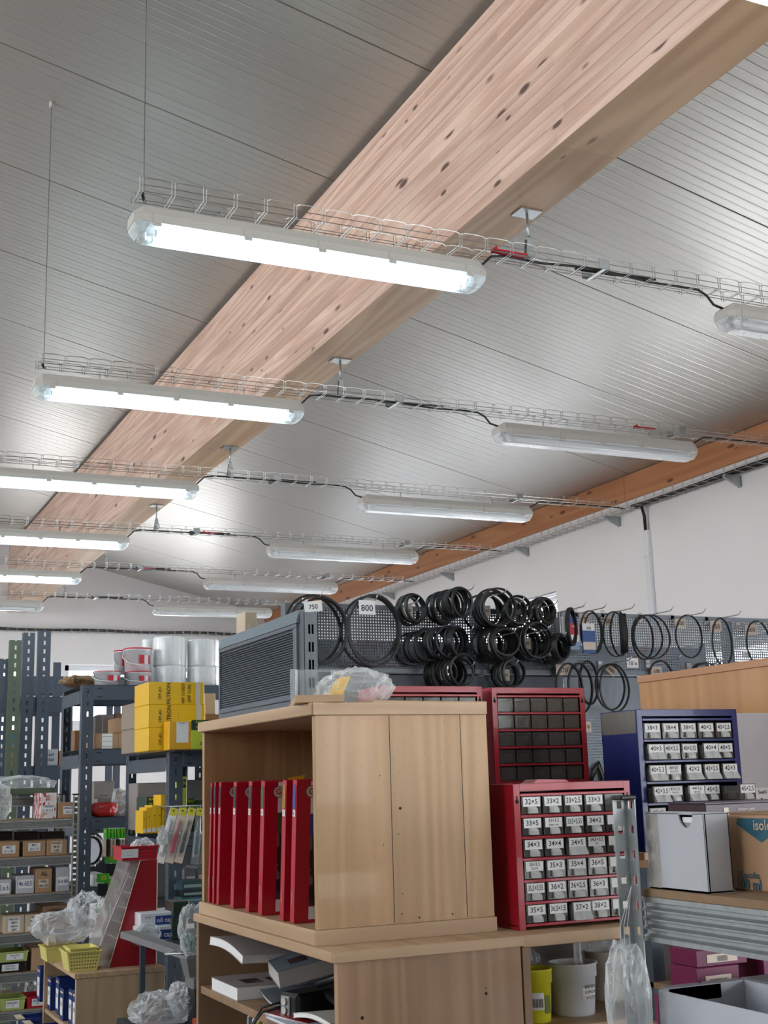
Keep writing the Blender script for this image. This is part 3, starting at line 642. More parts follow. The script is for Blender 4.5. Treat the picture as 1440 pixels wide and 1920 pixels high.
# --- things on top of the bookcase box
TOPZ = SZ+H_
tag(MB().box(0, .30, 0, .10, 0, .0155, birchy, .001).build('loose_board', None, loc=(1.035, 2.462-.02, TOPZ), rot=(0, 0, 1.25)), 'loose beech board lying on the bookcase box', 'board')
tag(MB().box(0, .30, 0, .05, 0, .006, birchx, .001).build('thin_wood_strip', None, loc=(1.12, 2.48, TOPZ+.0), rot=(0, 0, .12)), 'thin pale wooden strip beside the loose board, sticking out to the right', 'strip')
def bag(name, label, w, d, h, loc, rz, m, seed=0, rough=.25, rot=None, cat='plastic bag', fz=1, inner=None):
    """crumpled film: a squarish sack whose skin is pushed about by ridged noise into folds"""
    rr = random.Random(seed); mb = MB(); n, k = 44, 22; vs = []; fs = []; off = Vector((rr.random()*50, rr.random()*50, 3)); asp = Vector((1, d/w, h/w))
    for j in range(k+1):
        v = j/k
        for i in range(n):
            a = 2*PI*i/n; e = .62; ph = PI*v; rad = abs(math.sin(ph))**.55 if 0 < v < 1 else 0
            x = math.copysign(abs(math.cos(a))**e, math.cos(a))*rad; y = math.copysign(abs(math.sin(a))**e, math.sin(a))*rad; z = .5-.5*math.cos(ph)
            q = Vector((x*asp.x, y*asp.y, z*2*asp.z*fz))
            n1 = noise.noise_vector(q*1.6+off)*rough*1.3
            r1 = 1-abs(noise.noise(q*4.0+off))*2.2; r2 = 1-abs(noise.noise(q*9.0+off*2))*2.2
            pk = (r1*.6+r2*.22-.3)*rough*.8
            x += (n1.x + x*pk)*rad; y += (n1.y + y*pk)*rad; z = max(0, z + (n1.z*.7 + pk*.8)*(1 if v > .12 else 0))
            vs.append((x*w/2, y*d/2, min(1.25, z)*h))
    for j in range(k):
        for i in range(n): fs.append((j*n+i, j*n+(i+1) % n, (j+1)*n+(i+1) % n, (j+1)*n+i))
    mb.add(vs, fs, m, False)
    t = thing(name, label, cat, loc, rz, rot=rot); mb.build('bag_film', t)
    if inner: inner(t, w, d, h, rr)
    return t
# clear film box standing behind (flat clear sleeve) and yellow bag
t = thing('clear_sleeve', 'upright empty clear plastic sleeve beside the grey louvred panel', 'plastic bag', (1.0, 2.66, TOPZ), .25)
MB().loft([[(x, .03*math.sin(x*40)+y, z) for (x, y) in ((0, 0), (.03, -.015), (.08, -.01), (.12, -.012), (.135, .0), (.12, .012), (.07, .01), (.03, .016))] for z in (0, .03, .07, .088)], clear('sleeve film', '#dfe8ec', .12, .08, .8, 40), cap=False).build('bag_film', t)
MB().tube([(.015, .0, 0), (.018, .0, .086)], .003, bagw, 5).tube([(.12, .0, 0), (.118, .0, .088)], .003, bagw, 5).build('fold', t)
def yin(t, w, d, h, rr): MB().loft([[(-w*.5, -d*.30, .002), (-w*.30, -d*.44, .002), (-w*.12, -d*.40, h*.85), (-w*.26, -d*.22, h*.8)], [(-w*.48, -d*.1, .002), (-w*.3, -d*.1, .002), (-w*.15, -d*.1, h*.86), (-w*.28, -d*.1, h*.8)]], yel).build('yellow_insert', t, label='yellow printed insert')
bag('crumpled_bag', 'crumpled clear bag with a yellow insert lying on the bookcase box', .16, .13, .075, (1.13, 2.60, TOPZ), -.2, bagm, 3, inner=yin)
tag(MB().prism([(-.03, 0), (.03, 0), (.016, .012), (-.012, .014)], 'Y', -.02, .02, blackp).build('plastic_wedge', None, loc=(1.075, 2.60, TOPZ+.0), rot=(0, 0, .3)), 'small black plastic piece between the clear sleeve and the yellow bag', 'plastic piece')

# ================================================================== SMALL PARTS CABINETS
def scoop(kind):
    mb = MB()
    if kind == 'wide':
        mb.prism([(-.0004, .019), (-.010, .004), (-.012, .001), (-.0004, .001)], 'X', .003, .047, scoopm)
        mb.box(.0245, .0252, -.0125, -.001, .002, .018, clr)
    elif kind == 'narrow':
        mb.loft([[(x, -.0005, .016-.0002), (x, -.0062-s*.003, .013-s*.003), (x, -.0085-s*.002, .002), (x, -.0005, .002)] for x, s in ((.015, 0), (.022, 1), (.034, 1), (.036, .6))], scoopm)
    return mb.mesh('scoop_handle')
SC_W, SC_N = scoop('wide'), scoop('narrow')
def drawer_body(): 
    mb = MB(); mb.box(0, .050, 0, .0016, 0, .038, drawerm, .0008)
    mb.box(0, .0014, .0016, .13, 0, .034, drawerm).box(.0486, .050, .0016, .13, 0, .034, drawerm).box(0, .05, .0016, .13, 0, .0012, drawerm)
    mb.box(.004, .046, .012, .12, .002, .022, content)
    return mb.mesh('drawer')
DRB = drawer_body()
def cabinet(label, loc, cols, rows, h, enamel, texts=None, wide=(), pulled={}, skip=(), mirror_holes=True, depth=.15, content_front=False):
    t = thing('drawer_cabinet', label, 'drawer cabinet', loc)
    W = .306; mx = (W-cols*.0542)/2; top = .020; ph = (h-top-.014)/rows
    b = MB(); th = .0016
    b.box(0, W, 0.0, depth, h-th, h, enamel, .0006).box(0, th, .0, depth, 0, h, enamel, .0004).box(W-th, W, .0, depth, 0, h, enamel, .0004).box(0, W, depth-th, depth, 0, h, enamel).box(0, W, .01, depth, .008, .0096, enamel)
    b.box(0, mx-.001, .0, .0016, 0, h, enamel, .0006).box(W-mx+.001, W, .0, .0016, 0, h, enamel, .0006)
    b.box(mx-.001, W-mx+.001, 0, .0016, h-top+.004, h, enamel)
    b.build('cabinet_body', t)
    ko = MB()
    if mirror_holes:
        for x in (mx*.5, W-mx*.5): ko.tube([(x, -.0005, h-.038), (x, .0012, h-.038)], .0045, darkin, 12).prism([(x-.002, h-.036), (x+.002, h-.036), (x+.0012, h-.026), (x-.0012, h-.026)], 'Y', -.0005, .0012, darkin)
        ko.build('keyhole', t)
    for r in range(rows+1):
        z = .010 + r*ph
        MB().box(mx-.001, W-mx+.001, -.001, depth-.01, z-.0035, z+.0025, enamel, .0008).build('divider_strip', t)
    MB().box(mx, W-mx, depth-.012, depth-.01, .01, h-.02, darkin).build('inner_back', t)
    for r in range(rows):
        for c in range(cols):
            if (r, c) in skip: continue
            z = .010+(rows-1-r)*ph+.0035; x = mx+c*.0542+.0022; pull = pulled.get((r, c), 0) + R.uniform(0, .001)
            if texts is None: pull = -.003
            d = link('drawer', DRB, t, (x, .001-pull, z))
            if texts is None:
                f = MB(); f.box(.004, .046, .0022, .008, .003, .031, R.choice([content, mat('grey bag in drawer', '#45423f', .2, 0, .5, 60, .8), mat('brownish bag', '#4a4036', .2, 0, .5, 60, .8)]), .003); f.build('drawer_contents', d)
                continue
            tx = texts[r][c] if c < len(texts[r]) else ''
            if tx is None: continue
            q = MB(); q.card((.025, -.0006, .0262), X3, Z3, .043, .0200, paper)
            if '|' in tx:
                a, b_ = tx.split('|'); q.text(a, (.025, -.0013, .030), X3, Z3, .010, ink, .038, .0002).text(b_, (.025, -.0013, .0215), X3, Z3, .0065, ink, .036, .0002)
            else: q.text(tx, (.0245, -.0013, .0262), X3, Z3, .0155, ink, .037, .0002)
            q.build('label_card', d)
            link('scoop_handle', SC_W if (r, c) in wide else SC_N, d)
    return t
T1 = [['32×5', '33×2', '33×2,5', '33×3', None], ['33×5', '33×3,5|hypa. oup', '33,5×3,55', '34×2', '3'], ['34×3', '34×4', '34×5', '34,5×3,5|20', '3'],
      ['35×3,5|35,5×3', '35×3', '35×4', '36×5', '3'], ['35,5×3,55', '36×2', '36×2,5', '36×3', '3'], ['35×5', '36,5×1,5', '37×2', '38×2', '3']]
cabinet('red drawer cabinet with handwritten size labels standing in front on the beech counter', (1.426, 2.433, SZ), 5, 6, .305, redm, T1, wide={(2, 2), (5, 2)}, pulled={(2, 2): .006, (5, 2): .01})
T2 = [['38×3', '38×4', '38×5', '40×2', '40×2,5'], ['40×3', '40×3,5', '40×3,55', '40×4', '40×5'], ['40×5,3', '40×22|35,5×3,6', '42×2', '42×2,5', '42×3'],
      ['42×3,5', '43×3,5|43×3,6', '44×3,6|40×3,6', '45×2', '45×2,5'], ['45×3', '45×3,55', '45×4', '45×5', '46×2'], ['46×3', '46×4', '47×2', '47×3', '48×2']]
bh = 6*.050+.034
tb = cabinet('blue drawer cabinet with handwritten size labels beside the red cabinets', (1.846, 2.548, 1.751-bh), 5, 6, bh, bluem, T2, wide={(1, 0), (1, 3), (2, 0), (2, 2), (2, 3), (2, 4), (3, 0), (3, 2), (4, 1), (4, 2)},
        pulled={(1, 0): .01, (1, 3): .012, (2, 0): .01, (2, 2): .01, (2, 3): .01, (2, 4): .012, (3, 0): .02, (3, 2): .014, (3, 4): .07, (3, 3): .004, (4, 1): .01, (4, 2): .008}, mirror_holes=False)
MB().prism([(0.004, bh-.056), (.146, bh-.056), (.146, bh-.002), (.004, bh-.002)], 'X', -.0006, .0002, mat('grey tape on the blue side', '#6d6a66', .3, .2, .2, 40)).build('tape_strip', tb, label='grey tape patch across the top of the side')
# a box below the blue cabinet (it stands higher than the counter)
bs = thing('wooden_riser', 'low wooden riser under the blue drawer cabinet', 'box', (1.84, 2.545, SZ)); board_box('riser_body', birchx, bs, 0, .32, 0, .16, 0, 1.751-bh-SZ)
cabinet('tall red drawer cabinet without labels standing behind, next to the perforated wall', (1.757, 3.09, 1.845-.551), 5, 11, .551, redm)
cabinet('second tall red drawer cabinet without labels, partly hidden behind the bookcase box', (1.405, 3.06, 1.845-.551), 5, 11, .551, redm)
board_box('cabinet_base', birchx, thing('wooden_board', 'thin wooden board under the two tall red cabinets', 'board', (1.40, 3.05, SZ)), 0, .68, 0, .17, 0, .014)
tag(MB().prism([(0, 0), (.095, 0), (.085, .006), (.012, .008)], 'Y', 0, .05, redm).build('red_tray', None, loc=(1.50, 2.47, SZ+.305)), 'flat red tray lying on top of the labelled red cabinet', 'tray')

# ================================================================== PERFORATED WALL GONDOLA
PY = 4.90; px0, px1, px2 = at_y(540, 1128, PY).x, at_y(1043, 1150, PY).x, 4.62
def zc_(px, py): return at_y(px, py, PY).z
gz1, gz0 = 2.335, 2.045
g = thing('perforated_wall', 'long grey perforated steel back wall with hooks for belts', 'shelf wall', (px0, PY, 0))
MB().box(0.03, px1-px0-.01, -.0008, .0008, gz0+.02, gz1-.02, peg_m).build('perforated_panel', g)
MB().box(px1-px0+.02, px2-px0, -.0008, .0008, gz0+.02, gz1-.02, pegl_m).build('perforated_panel', g, label='lighter perforated panel')
for (a, b_, m_, lz) in ((.03, px1-px0-.01, dsteel2, 0), (px1-px0+.02, px2-px0, lsteel, 0)):
    f = MB().box(a, b_, -.012, .004, gz1-.022, gz1, m_, .002).box(a, b_, -.012, .004, gz0, gz0+.022, m_, .002); f.build('panel_frame', g)
    MB().box(a, b_, .0, .002, 1.2, gz0-.008, lsteel if m_ is lsteel else mat('dark blue grey back', '#3c4550', .5)).build('solid_panel', g)
MB().box(px1-px0+.02, px2-px0, -.0008, .0008, 1.25, 1.86, pegl_m).build('perforated_panel', g, loc=(0, -.012, 0))
for x in (0, .9, px1-px0, 2.3, px2-px0):
    p = MB().box(x-.015, x+.02, .003, .05, 0, gz1-.002, dsteel2, .002); p.build('upright', g)
# things behind the panel
for k in range(9):
    c_ = ['#5a6e8c', '#7a3a3a', '#4a5a7a', '#8a7a5a', '#3a5a4a', '#6a6a72', '#7a8a9a', '#864a3a', '#4a6a8a'][k]
    tag(MB().box(0, .2, 0, .15, 0, .14, mat('box behind '+c_, c_, .5), .002).box(.04, .16, -.002, 0, .04, .1, mat('faded label', '#8e9298', .6)).build('carton', None, loc=(px0+.12+.24*k, PY+.12, 2.06)),
        'carton dimly seen through the perforated panel, %s from its left end' % ['first', 'second', 'third', 'fourth', 'fifth', 'sixth', 'seventh', 'eighth', 'ninth'][k], 'box', 'cartons behind the perforated panel')
tag(MB().box(px0+.06, 4.4, PY+.08, PY+.34, 2.035, 2.058, dsteel, .002).build('back_shelf'), 'grey shelf board on the hidden side of the perforated wall', 'shelf')
for (xx, lab, w_) in ((px0-.07, 'pale cardboard box sticking out left of the perforated wall top', .055),):
    tag(MB().box(0, w_, 0, .12, 0, .20, cardl, .002).box(w_*.2, w_*.5, -.001, 0, .1, .15, papero).build('cardboard_box', None, loc=(xx, PY+.35, 2.14)), lab, 'box')
    tag(MB().box(xx-.03, 1.99, PY+.35, PY+.60, 2.12, 2.14, dsteel, .002).box(xx-.03, xx-.029, PY+.56, PY+.60, 2.11, 2.12, dsteel).box(1.95, 1.99, PY+.56, PY+.60, 0, 2.12, dsteel).build('gondola_top_shelf'), 'small shelf carrying the pale box behind the perforated wall', 'shelf')
# louvred end panel with its slotted upright
LX = 1.60; y0_, y1_ = 4.10, 5.07
lz1, lz0 = 2.163, 1.885
lp = thing('louvred_panel', 'grey steel end panel with horizontal louvres left of the perforated wall', 'panel', (LX, 4.165, 0))
fr = MB(); ln = .90
fr.box(-.012, .0, 0, ln, lz1-.028, lz1-.012, dsteel2, .002).box(-.012, 0, 0, ln, lz0, lz0+.018, dsteel2, .002).box(-.012, 0, 0, .03, lz0+.018, lz1-.028, dsteel2, .002).box(-.012, 0, ln-.012, ln, lz0+.018, lz1-.028, dsteel2, .002)
fr.build('panel_frame', lp)
lv = MB(); zz = lz0+.022
while zz < lz1-.034:
    lv.add([(-.002, .028, zz), (-.002, ln-.01, zz), (-.011, ln-.01, zz-.0045), (-.011, .028, zz-.0045), (-.0005, .028, zz+.001), (-.0005, ln-.01, zz+.001), (-.0095, ln-.01, zz-.0035), (-.0095, .028, zz-.0035)],
           [(0, 1, 2, 3), (7, 6, 5, 4), (0, 4, 5, 1), (1, 5, 6, 2), (2, 6, 7, 3), (3, 7, 4, 0)], lsteel); zz += .0088
lv.build('louvres', lp, kind='stuff')
MB().box(-.002, 0, .02, ln, lz0, lz1-.01, mat('dark grey backing', '#3f4448', .6)).build('backing', lp)
MB().add([(-.014, -.01, lz1-.012), (-.014, ln, lz1-.012), (.02, ln, lz1-.012), (.02, -.01, lz1-.012), (.0, -.01, lz1+.035), (.0, ln, lz1+.030), (.02, ln, lz1+.030), (.02, -.01, lz1+.035)],
    [(3, 2, 1, 0), (4, 5, 6, 7), (0, 1, 5, 4), (1, 2, 6, 5), (2, 3, 7, 6), (3, 0, 4, 7)], dsteel2).build('top_profile', lp)
MB().box(-.012, .0, 0, ln, 0, lz0-.002, dsteel2, .002).build('lower_panel', lp)
up = MB(); U0 = (-.0, -.05)
# slotted upright: front face built around open slots
xa, xb = .0, .052; yf = -.052
zz = 0.0; slots = [(a, a+.034) for a in [lz1-.055-.062*k for k in range(34)]][::-1]
prev = 0
for (a, b_) in slots:
    if a < 0.02: continue
    up.box(xa+.016, xb-.016, yf, yf+.002, prev, a, dsteel2); prev = b_
up.box(xa+.016, xb-.016, yf, yf+.002, prev, lz1+.02, dsteel2)
up.box(xa, xa+.016, yf, yf+.002, 0, lz1+.02, dsteel2).box(xb-.016, xb, yf, yf+.002, 0, lz1+.02, dsteel2).box(xa+.024, xb-.024, yf-.0005, yf+.0018, 0, lz1+.02, dsteel2)
up.box(xa, xa+.002, yf, .0, 0, lz1+.02, dsteel2).box(xb-.002, xb, yf, .0, 0, lz1+.02, dsteel2).box(xa+.002, xb-.002, -.004, -.002, 0, lz1+.02, darkin).box(xa, xb, yf, 0, lz1+.02, lz1+.022, dsteel2)
up.build('slotted_upright', lp)

# hooks and belts
HL = .24
def hook(px, py, L=HL, label=None, tagtxt=None, k=[0]):
    """px,py = tip of the hook in the photograph; the hook leaves the perforated wall at PY"""
    p = at_y(px, py, PY-L); t = thing('belt_hook', label, 'hook', (p.x, PY, p.z-.012), 0, 'belt hooks')
    MB().tube([(0, 0, 0), (0, -L+.03, .0), (0, -L+.018, .002), (0, -L, .016)], .0027, mat('zinc hook', '#c2c4c6', .3, .8), 8).build('hook_rod', t)
    MB().box(-.012, .012, -.012, -.0015, -.02, .02, mat('zinc hook', '#c2c4c6', .3, .8), .002).build('mount', t)
    return p
_ring = {}
def belt(px, py, rx, ry, y, label, group, w=.012, h=.008, yaw=0, tooth=False, tilt=0, m=None, col=None):
    """loop of belt: centre and half sizes measured in the photograph at depth y"""
    c = at_y(px, py, y); D = (c-EYE).dot(CW); s = D/FPX; a, b_ = rx*s/.92, ry*s
    if yaw: a = a/max(.4, math.cos(yaw))
    n = 40; mb = MB(); sec = [(-w/2, -h/2), (w/2, -h/2), (w*.36, h/2), (-w*.36, h/2)] if not tooth else [(-w/2, -h/2), (w/2, -h/2), (w/2, h/2), (-w/2, h/2)]
    vs = []; fs = []
    for i in range(n):
        an = 2*PI*i/n + PI/2; wob = 1+.02*math.sin(3*an+px); x = a*math.cos(an)*wob; z = b_*math.sin(an)*(1.0); nx, nz_ = math.cos(an), math.sin(an)
        for (u, v) in sec:
            vv = v - (.0018 if tooth and i % 2 and v < 0 else 0)*-1
            vs.append((x+nx*vv, u, z+nz_*vv))
    for i in range(n):
        for j in range(4): fs.append((i*4+j, i*4+(j+1) % 4, ((i+1) % n)*4+(j+1) % 4, ((i+1) % n)*4+j))
    mb.add(vs, fs, m or black, False)
    o = mb.build('rubber_belt', None, loc=c, rot=(tilt, 0, yaw)); tag(o, label, 'belt', group); return o
def card_tag(px, py, w, h, y, txt, label, m=paper, rz=0, sz=.02, tilt=0):
    c = at_y(px, py, y); s = (c-EYE).dot(CW)/FPX; t = thing('size_tag', label, 'tag', c, rz, 'handwritten size tags', rot=(0, tilt, rz))
    W = w*s/.93; Hh = h*s
    MB().card((0, 0, 0), X3, Z3, W, Hh, m).text(txt, (0, -.0008, -Hh*.06), X3, Z3, Hh*.62, mat('brown pencil', '#5b4038', .6) if m is papero else ink, W*.85).build('card', t)
# big belts at the left
for (px, py, lb) in ((604, 1112, 'left, holding the 750 belts'), (708, 1118, 'second, holding the 800 belts')): hook(px, py, .20, 'zinc hook on the perforated wall, '+lb)
for i, (px, py, rx, ry) in enumerate(((597, 1179, 54, 62), (602, 1183, 50, 62), (586, 1180, 56, 64))): belt(px, py, rx, ry, PY-.17+.03*i, 'large black V-belt loop by the louvred panel, %s of three' % ['front', 'middle', 'rear'][i], 'belts of size 750', .013, .009, .1*i)
for i, (px, py, rx, ry) in enumerate(((702, 1182, 49, 67), (699, 1178, 45, 62), (694, 1184, 51, 66))): belt(px, py, rx, ry, PY-.17+.03*i, 'large black V-belt loop, second big group, %s of three' % ['front', 'middle', 'rear'][i], 'belts of size 800', .013, .009, -.08*i)
card_tag(587, 1137, 34, 20, PY-.19, '750', 'white tag handwritten 750 on the leftmost big belts', rz=0, tilt=-.12)
card_tag(688, 1139, 31, 27, PY-.19, '800', 'white tag handwritten 800 on the second big belts')
# bunches of small belts: (x0,y0 near the wall) -> (x1,y1 near the hook tip)
ORD = ['first', 'second', 'third', 'fourth', 'fifth', 'sixth', 'seventh', 'eighth', 'ninth', 'tenth', 'eleventh', 'twelfth', 'thirteenth']
bunches = [((766, 1146), (778, 1138), 24, 26, 4, (786, 1122), 'leftmost small top bunch'),
           ((818, 1141), (866, 1128), 22, 28, 10, (889, 1098), 'long bunch in the top row'),
           ((908, 1147), (934, 1139), 32, 32, 7, (951, 1104), 'wide loop bunch of the top row'),
           ((958, 1150), (972, 1144), 22, 24, 5, (983, 1122), 'bunch beside the wide top loops'),
           ((1004, 1152), (1025, 1145), 22, 25, 6, (1046, 1126), 'rightmost top bunch'),
           ((772, 1215), (858, 1201), 26, 28, 11, (888, 1176), 'long second row bunch'),
           ((915, 1210), (948, 1203), 28, 28, 8, (968, 1180), 'middle second row bunch'),
           ((983, 1208), (1008, 1199), 28, 30, 5, (1033, 1174), 'second row toothed bunch'),
           ((1030, 1222), (1052, 1212), 22, 26, 7, (1062, 1187), 'rightmost second row bunch'),
           ((812, 1265), (866, 1257), 26, 27, 9, (890, 1243), 'bottom left bunch'),
           ((948, 1266), (962, 1260), 26, 28, 4, (972, 1240), 'bottom centre bunch')]
for bi, (a, b_, rx, ry, n, tip, lb) in enumerate(bunches):
    hook(tip[0], tip[1], HL, 'zinc hook carrying the '+lb.replace('bunch', 'belt bunch', 1))
    for k in range(n):
        u = k/(n-1); yy = PY-.03-u*(HL-.07)
        q = 1+R.uniform(-.13, .10)
        belt(a[0]+(b_[0]-a[0])*u+R.uniform(-2, 2), a[1]+(b_[1]-a[1])*u+R.uniform(-2, 3), rx*q, ry*q, yy, 'black rubber belt %s from the wall in the %s' % (ORD[k], lb), 'belts of the '+lb, R.choice([.012, .016, .020, .026]), .008,
             R.uniform(-.30, .55), bi == 7, R.uniform(-.12, .12))
    s = at_y((a[0]+b_[0])/2-rx*.3, (a[1]+b_[1])/2+3, PY-.02)
    tag(MB().card((0, 0, 0), X3, Z3, .045, .05, papero).text(str(350+20*bi), (0, -.001, 0), X3, Z3, .018, ink, .036).build('size_tag', None, loc=s), 'small pale tag half hidden behind the '+lb, 'tag', 'hidden size tags')
# thin belts on the right
right = [((1098, 1131), [], None, 'first'), ((1137, 1133), [(1108, 1185, 21, 40), (1113, 1187, 19, 38)], ('490', 1096, 1160, 22, 20), 'second'), ((1190, 1134), [(1153, 1189, 24, 42), (1161, 1188, 18, 42)], ('500', 1142, 1164, 18, 20), 'third'),
         ((1262, 1139), [(1222, 1194, 38, 41), (1215, 1193, 31, 40), (1205, 1196, 24, 40)], None, 'fourth'), ((1323, 1143), [(1292, 1193, 28, 40)], ('600', 1276, 1168, 24, 18), 'fifth'), ((1389, 1147), [(1354, 1204, 21, 45)], ('650', 1342, 1174, 24, 20), 'sixth'),
         ((1450, 1157), [(1422, 1206, 26, 42)], ('660', 1408, 1180, 24, 20), 'seventh')]
for (tip, bl_, tg, nme) in right:
    hook(tip[0], tip[1], .26, 'bare ended zinc hook on the light perforated panel, %s from its left end' % nme)
    for k, (px, py, rx, ry) in enumerate(bl_): belt(px, py, rx, ry, PY-.12+.03*k, 'thin black belt loop on the %s hook of the light panel, %s' % (nme, ORD[k]), 'belts on the %s light panel hook' % nme, .008, .006, .06*k, nme in ('third', 'fourth'))
    if tg: card_tag(tg[1], tg[2], tg[3], tg[4], PY-.05, tg[0], 'pale tag handwritten %s, %s hook of the light panel' % (tg[0], nme), papero)
belt(1172, 1187, 8, 36, PY-.16, 'narrow folded ribbed belt beside the 500 tag', None, .02, .006, .9); belt(1166, 1188, 6, 37, PY-.14, 'second narrow folded ribbed belt beside the 500 tag', None, .02, .006, .9)
low = [((1185, 1232), [(1152, 1290, 30, 44), (1144, 1288, 31, 42)], ('680', 1147, 1256, 20, 17), .7, 'left'), ((1277, 1230), [(1240, 1275, 26, 36)], ('690', 1231, 1258, 22, 16), 0, 'middle'), ((1356, 1236), [(1326, 1281, 34, 38), (1318, 1282, 32, 38)], None, 0, 'right')]
for (tip, bl_, tg, tilt, nme) in low:
    hook(tip[0], tip[1], .26, 'zinc hook in the lower row of the light panel, '+nme)
    for k, (px, py, rx, ry) in enumerate(bl_): belt(px, py, rx, ry, PY-.12+.03*k, 'black belt loop in the lower row of the light panel, %s hook, %s loop' % (nme, ORD[k]), 'lower row belts, %s hook' % nme, .009, .007, .05*k)
    if tg: card_tag(tg[1], tg[2], tg[3], tg[4], PY-.05, tg[0], 'pale tag handwritten %s by the %s lower belt loops' % (tg[0], nme), papero, 0, .02, tilt)
for k, (px, py, rx, ry) in enumerate(((1068, 1293, 28, 49), (1088, 1290, 26, 46), (1104, 1280, 20, 40))): belt(px, py, rx, ry, PY-.10+.03*k, 'black belt loop hanging by the 670 tag, %s' % ['left', 'middle', 'right'][k], 'belts of size 670', .010, .008, .1)
card_tag(1056, 1256, 30, 20, PY-.05, '670', 'pale tag handwritten 670 at the bottom of the panel joint', papero)
card_tag(1186, 1243, 24, 18, PY-.2, '10 x', 'small white price tag between the 680 and 690 belts', paper)
card_tag(1398, 1226, 12, 10, PY-.10, '=', 'tiny white tag tied to the 660 belt', paper)
# hanging packs
def pack(px, py, w, h, y, bands, label, txt=None):
    c = at_y(px, py, y); s = (c-EYE).dot(CW)/FPX; W = w*s/.93; Hh = h*s; t = thing('hanging_pack', label, 'package', c)
    mb = MB(); mb.box(-W/2, W/2, -.002, .004, -Hh/2, Hh/2, bands[0][2], .001)
    for (a, b_, m_) in bands: mb.card((0, -.0022, -Hh/2+Hh*(a+b_)/2), X3, Z3, W*.94, Hh*(b_-a), m_)
    if txt: mb.text(txt[0], (0, -.0032, -Hh/2+Hh*txt[1]), X3, Z3, W*.2, txt[2], W*.8)
    mb.build('pack_card', t)
    return t
skyb = mat('mid blue print', '#2a4b8c', .35); lightb = mat('light blue grey print', '#7f9cc0', .35)
pack(1076, 1187, 19, 62, PY-.16, [(0, .25, lightb), (.25, .45, paper), (.45, .8, redp), (.8, 1, skyb)], 'narrow blue and red hanging pack at the left end of the light panel', ('BELT', .7, paper))
pack(1104, 1197, 27, 56, PY-.15, [(0, .12, skyb), (.12, .38, papero), (.38, .76, skyb), (.76, 1, paper)], 'blue and cream hanging pack with a barcode beside the 490 tag', ('|||||||', .85, ink))
pack(1057, 1185, 9, 58, PY-.12, [(0, 1, paper)], 'slim pale strip behind the red and blue pack')
belt(1071, 1175, 13, 34, PY-.18, 'short thick belt standing behind the red and blue pack', None, .02, .012, .5)
tag(MB().tube([(0, 0, 0), (.02, -.01, .06), (.05, 0, .09), (.07, 0, .03), (.06, 0, -.04)], .012, blackp, 8).build('black_hose', None, loc=at_y(1106, 1470, PY-.03)), 'black hose bend on the wall right of the tall red cabinet', 'hose')
card_tag(1103, 1363, 12, 20, PY-.06, '9', 'small white tag behind the tall red cabinet on the right', papero)

# ================================================================== RIGHT SIDE: WOOD UNIT, WHITE BOX, GALVANISED RACK
wu = thing('wooden_cabinet', 'large orange-brown veneer cabinet behind the blue drawer cabinet', 'cabinet', (2.45, 2.0, 0))
pz = at_x(1197, 1268, 2.45); 
board_box('side_panel', orangew, wu, 0, .4, 0, pz.y-2.0, 0, pz.z-.022); board_box('top_board', wood('orange veneer edge', '#bd8d68', '#ab7b55', '#5a4632', 'Y', .45, 40), wu, -.004, .4, -.003, pz.y-2.0+.004, pz.z-.022, pz.z)
t = thing('white_carton', 'large pale grey-white carton right of the blue drawer cabinet', 'box', (2.168, 2.625, SZ)); zt_ = at_y(1400, 1337, 2.625).z
MB().box(0, .272, 0, .16, 0, zt_-SZ, mat('bluish white carton', '#bcbcc2', .55), .002).build('carton_body', t)
q = at_y(1432, 1492, 2.62); MB().card((q.x-2.168-.003, -.0008, q.z-SZ), X3, Z3, .058, .04, paper).text('SealO', (q.x-2.168, -.0016, q.z-SZ+.009), X3, Z3, .012, ink, .034).text('■ ▬', (q.x-2.168, -.0016, q.z-SZ-.009), X3, Z3, .008, ink, .02).build('sticker', t)
gx, gy = 1.183, 1.71
gr = thing('galvanised_rack', 'galvanised steel rack in the right foreground with boxes on its shelves', 'rack', (gx, gy, 0))
def galv_post(mb, flip, top, w=.024, pitch=.038):
    """L-shaped perforated post, legs along +x (front, facing -y) and along -y"""
    n = int(top/pitch)
    def strips(ax):
        def bx(a0, a1, z0, z1):
            if ax == 'x': mb.box(a0, a1, 0, .0016, z0, z1, galv)
            else: mb.box(0, .0016, -a1, -a0, z0, z1, galv)
        bx(0, .007, 0, top); bx(.017, w, 0, top); z = 0.0
        for k in range(n+1):
            a = k*pitch; b0 = min(top, a+pitch-.012); bx(.007, .017, a, b0)
    return strips
P = MB(); st = galv_post(P, 0, 1.56)
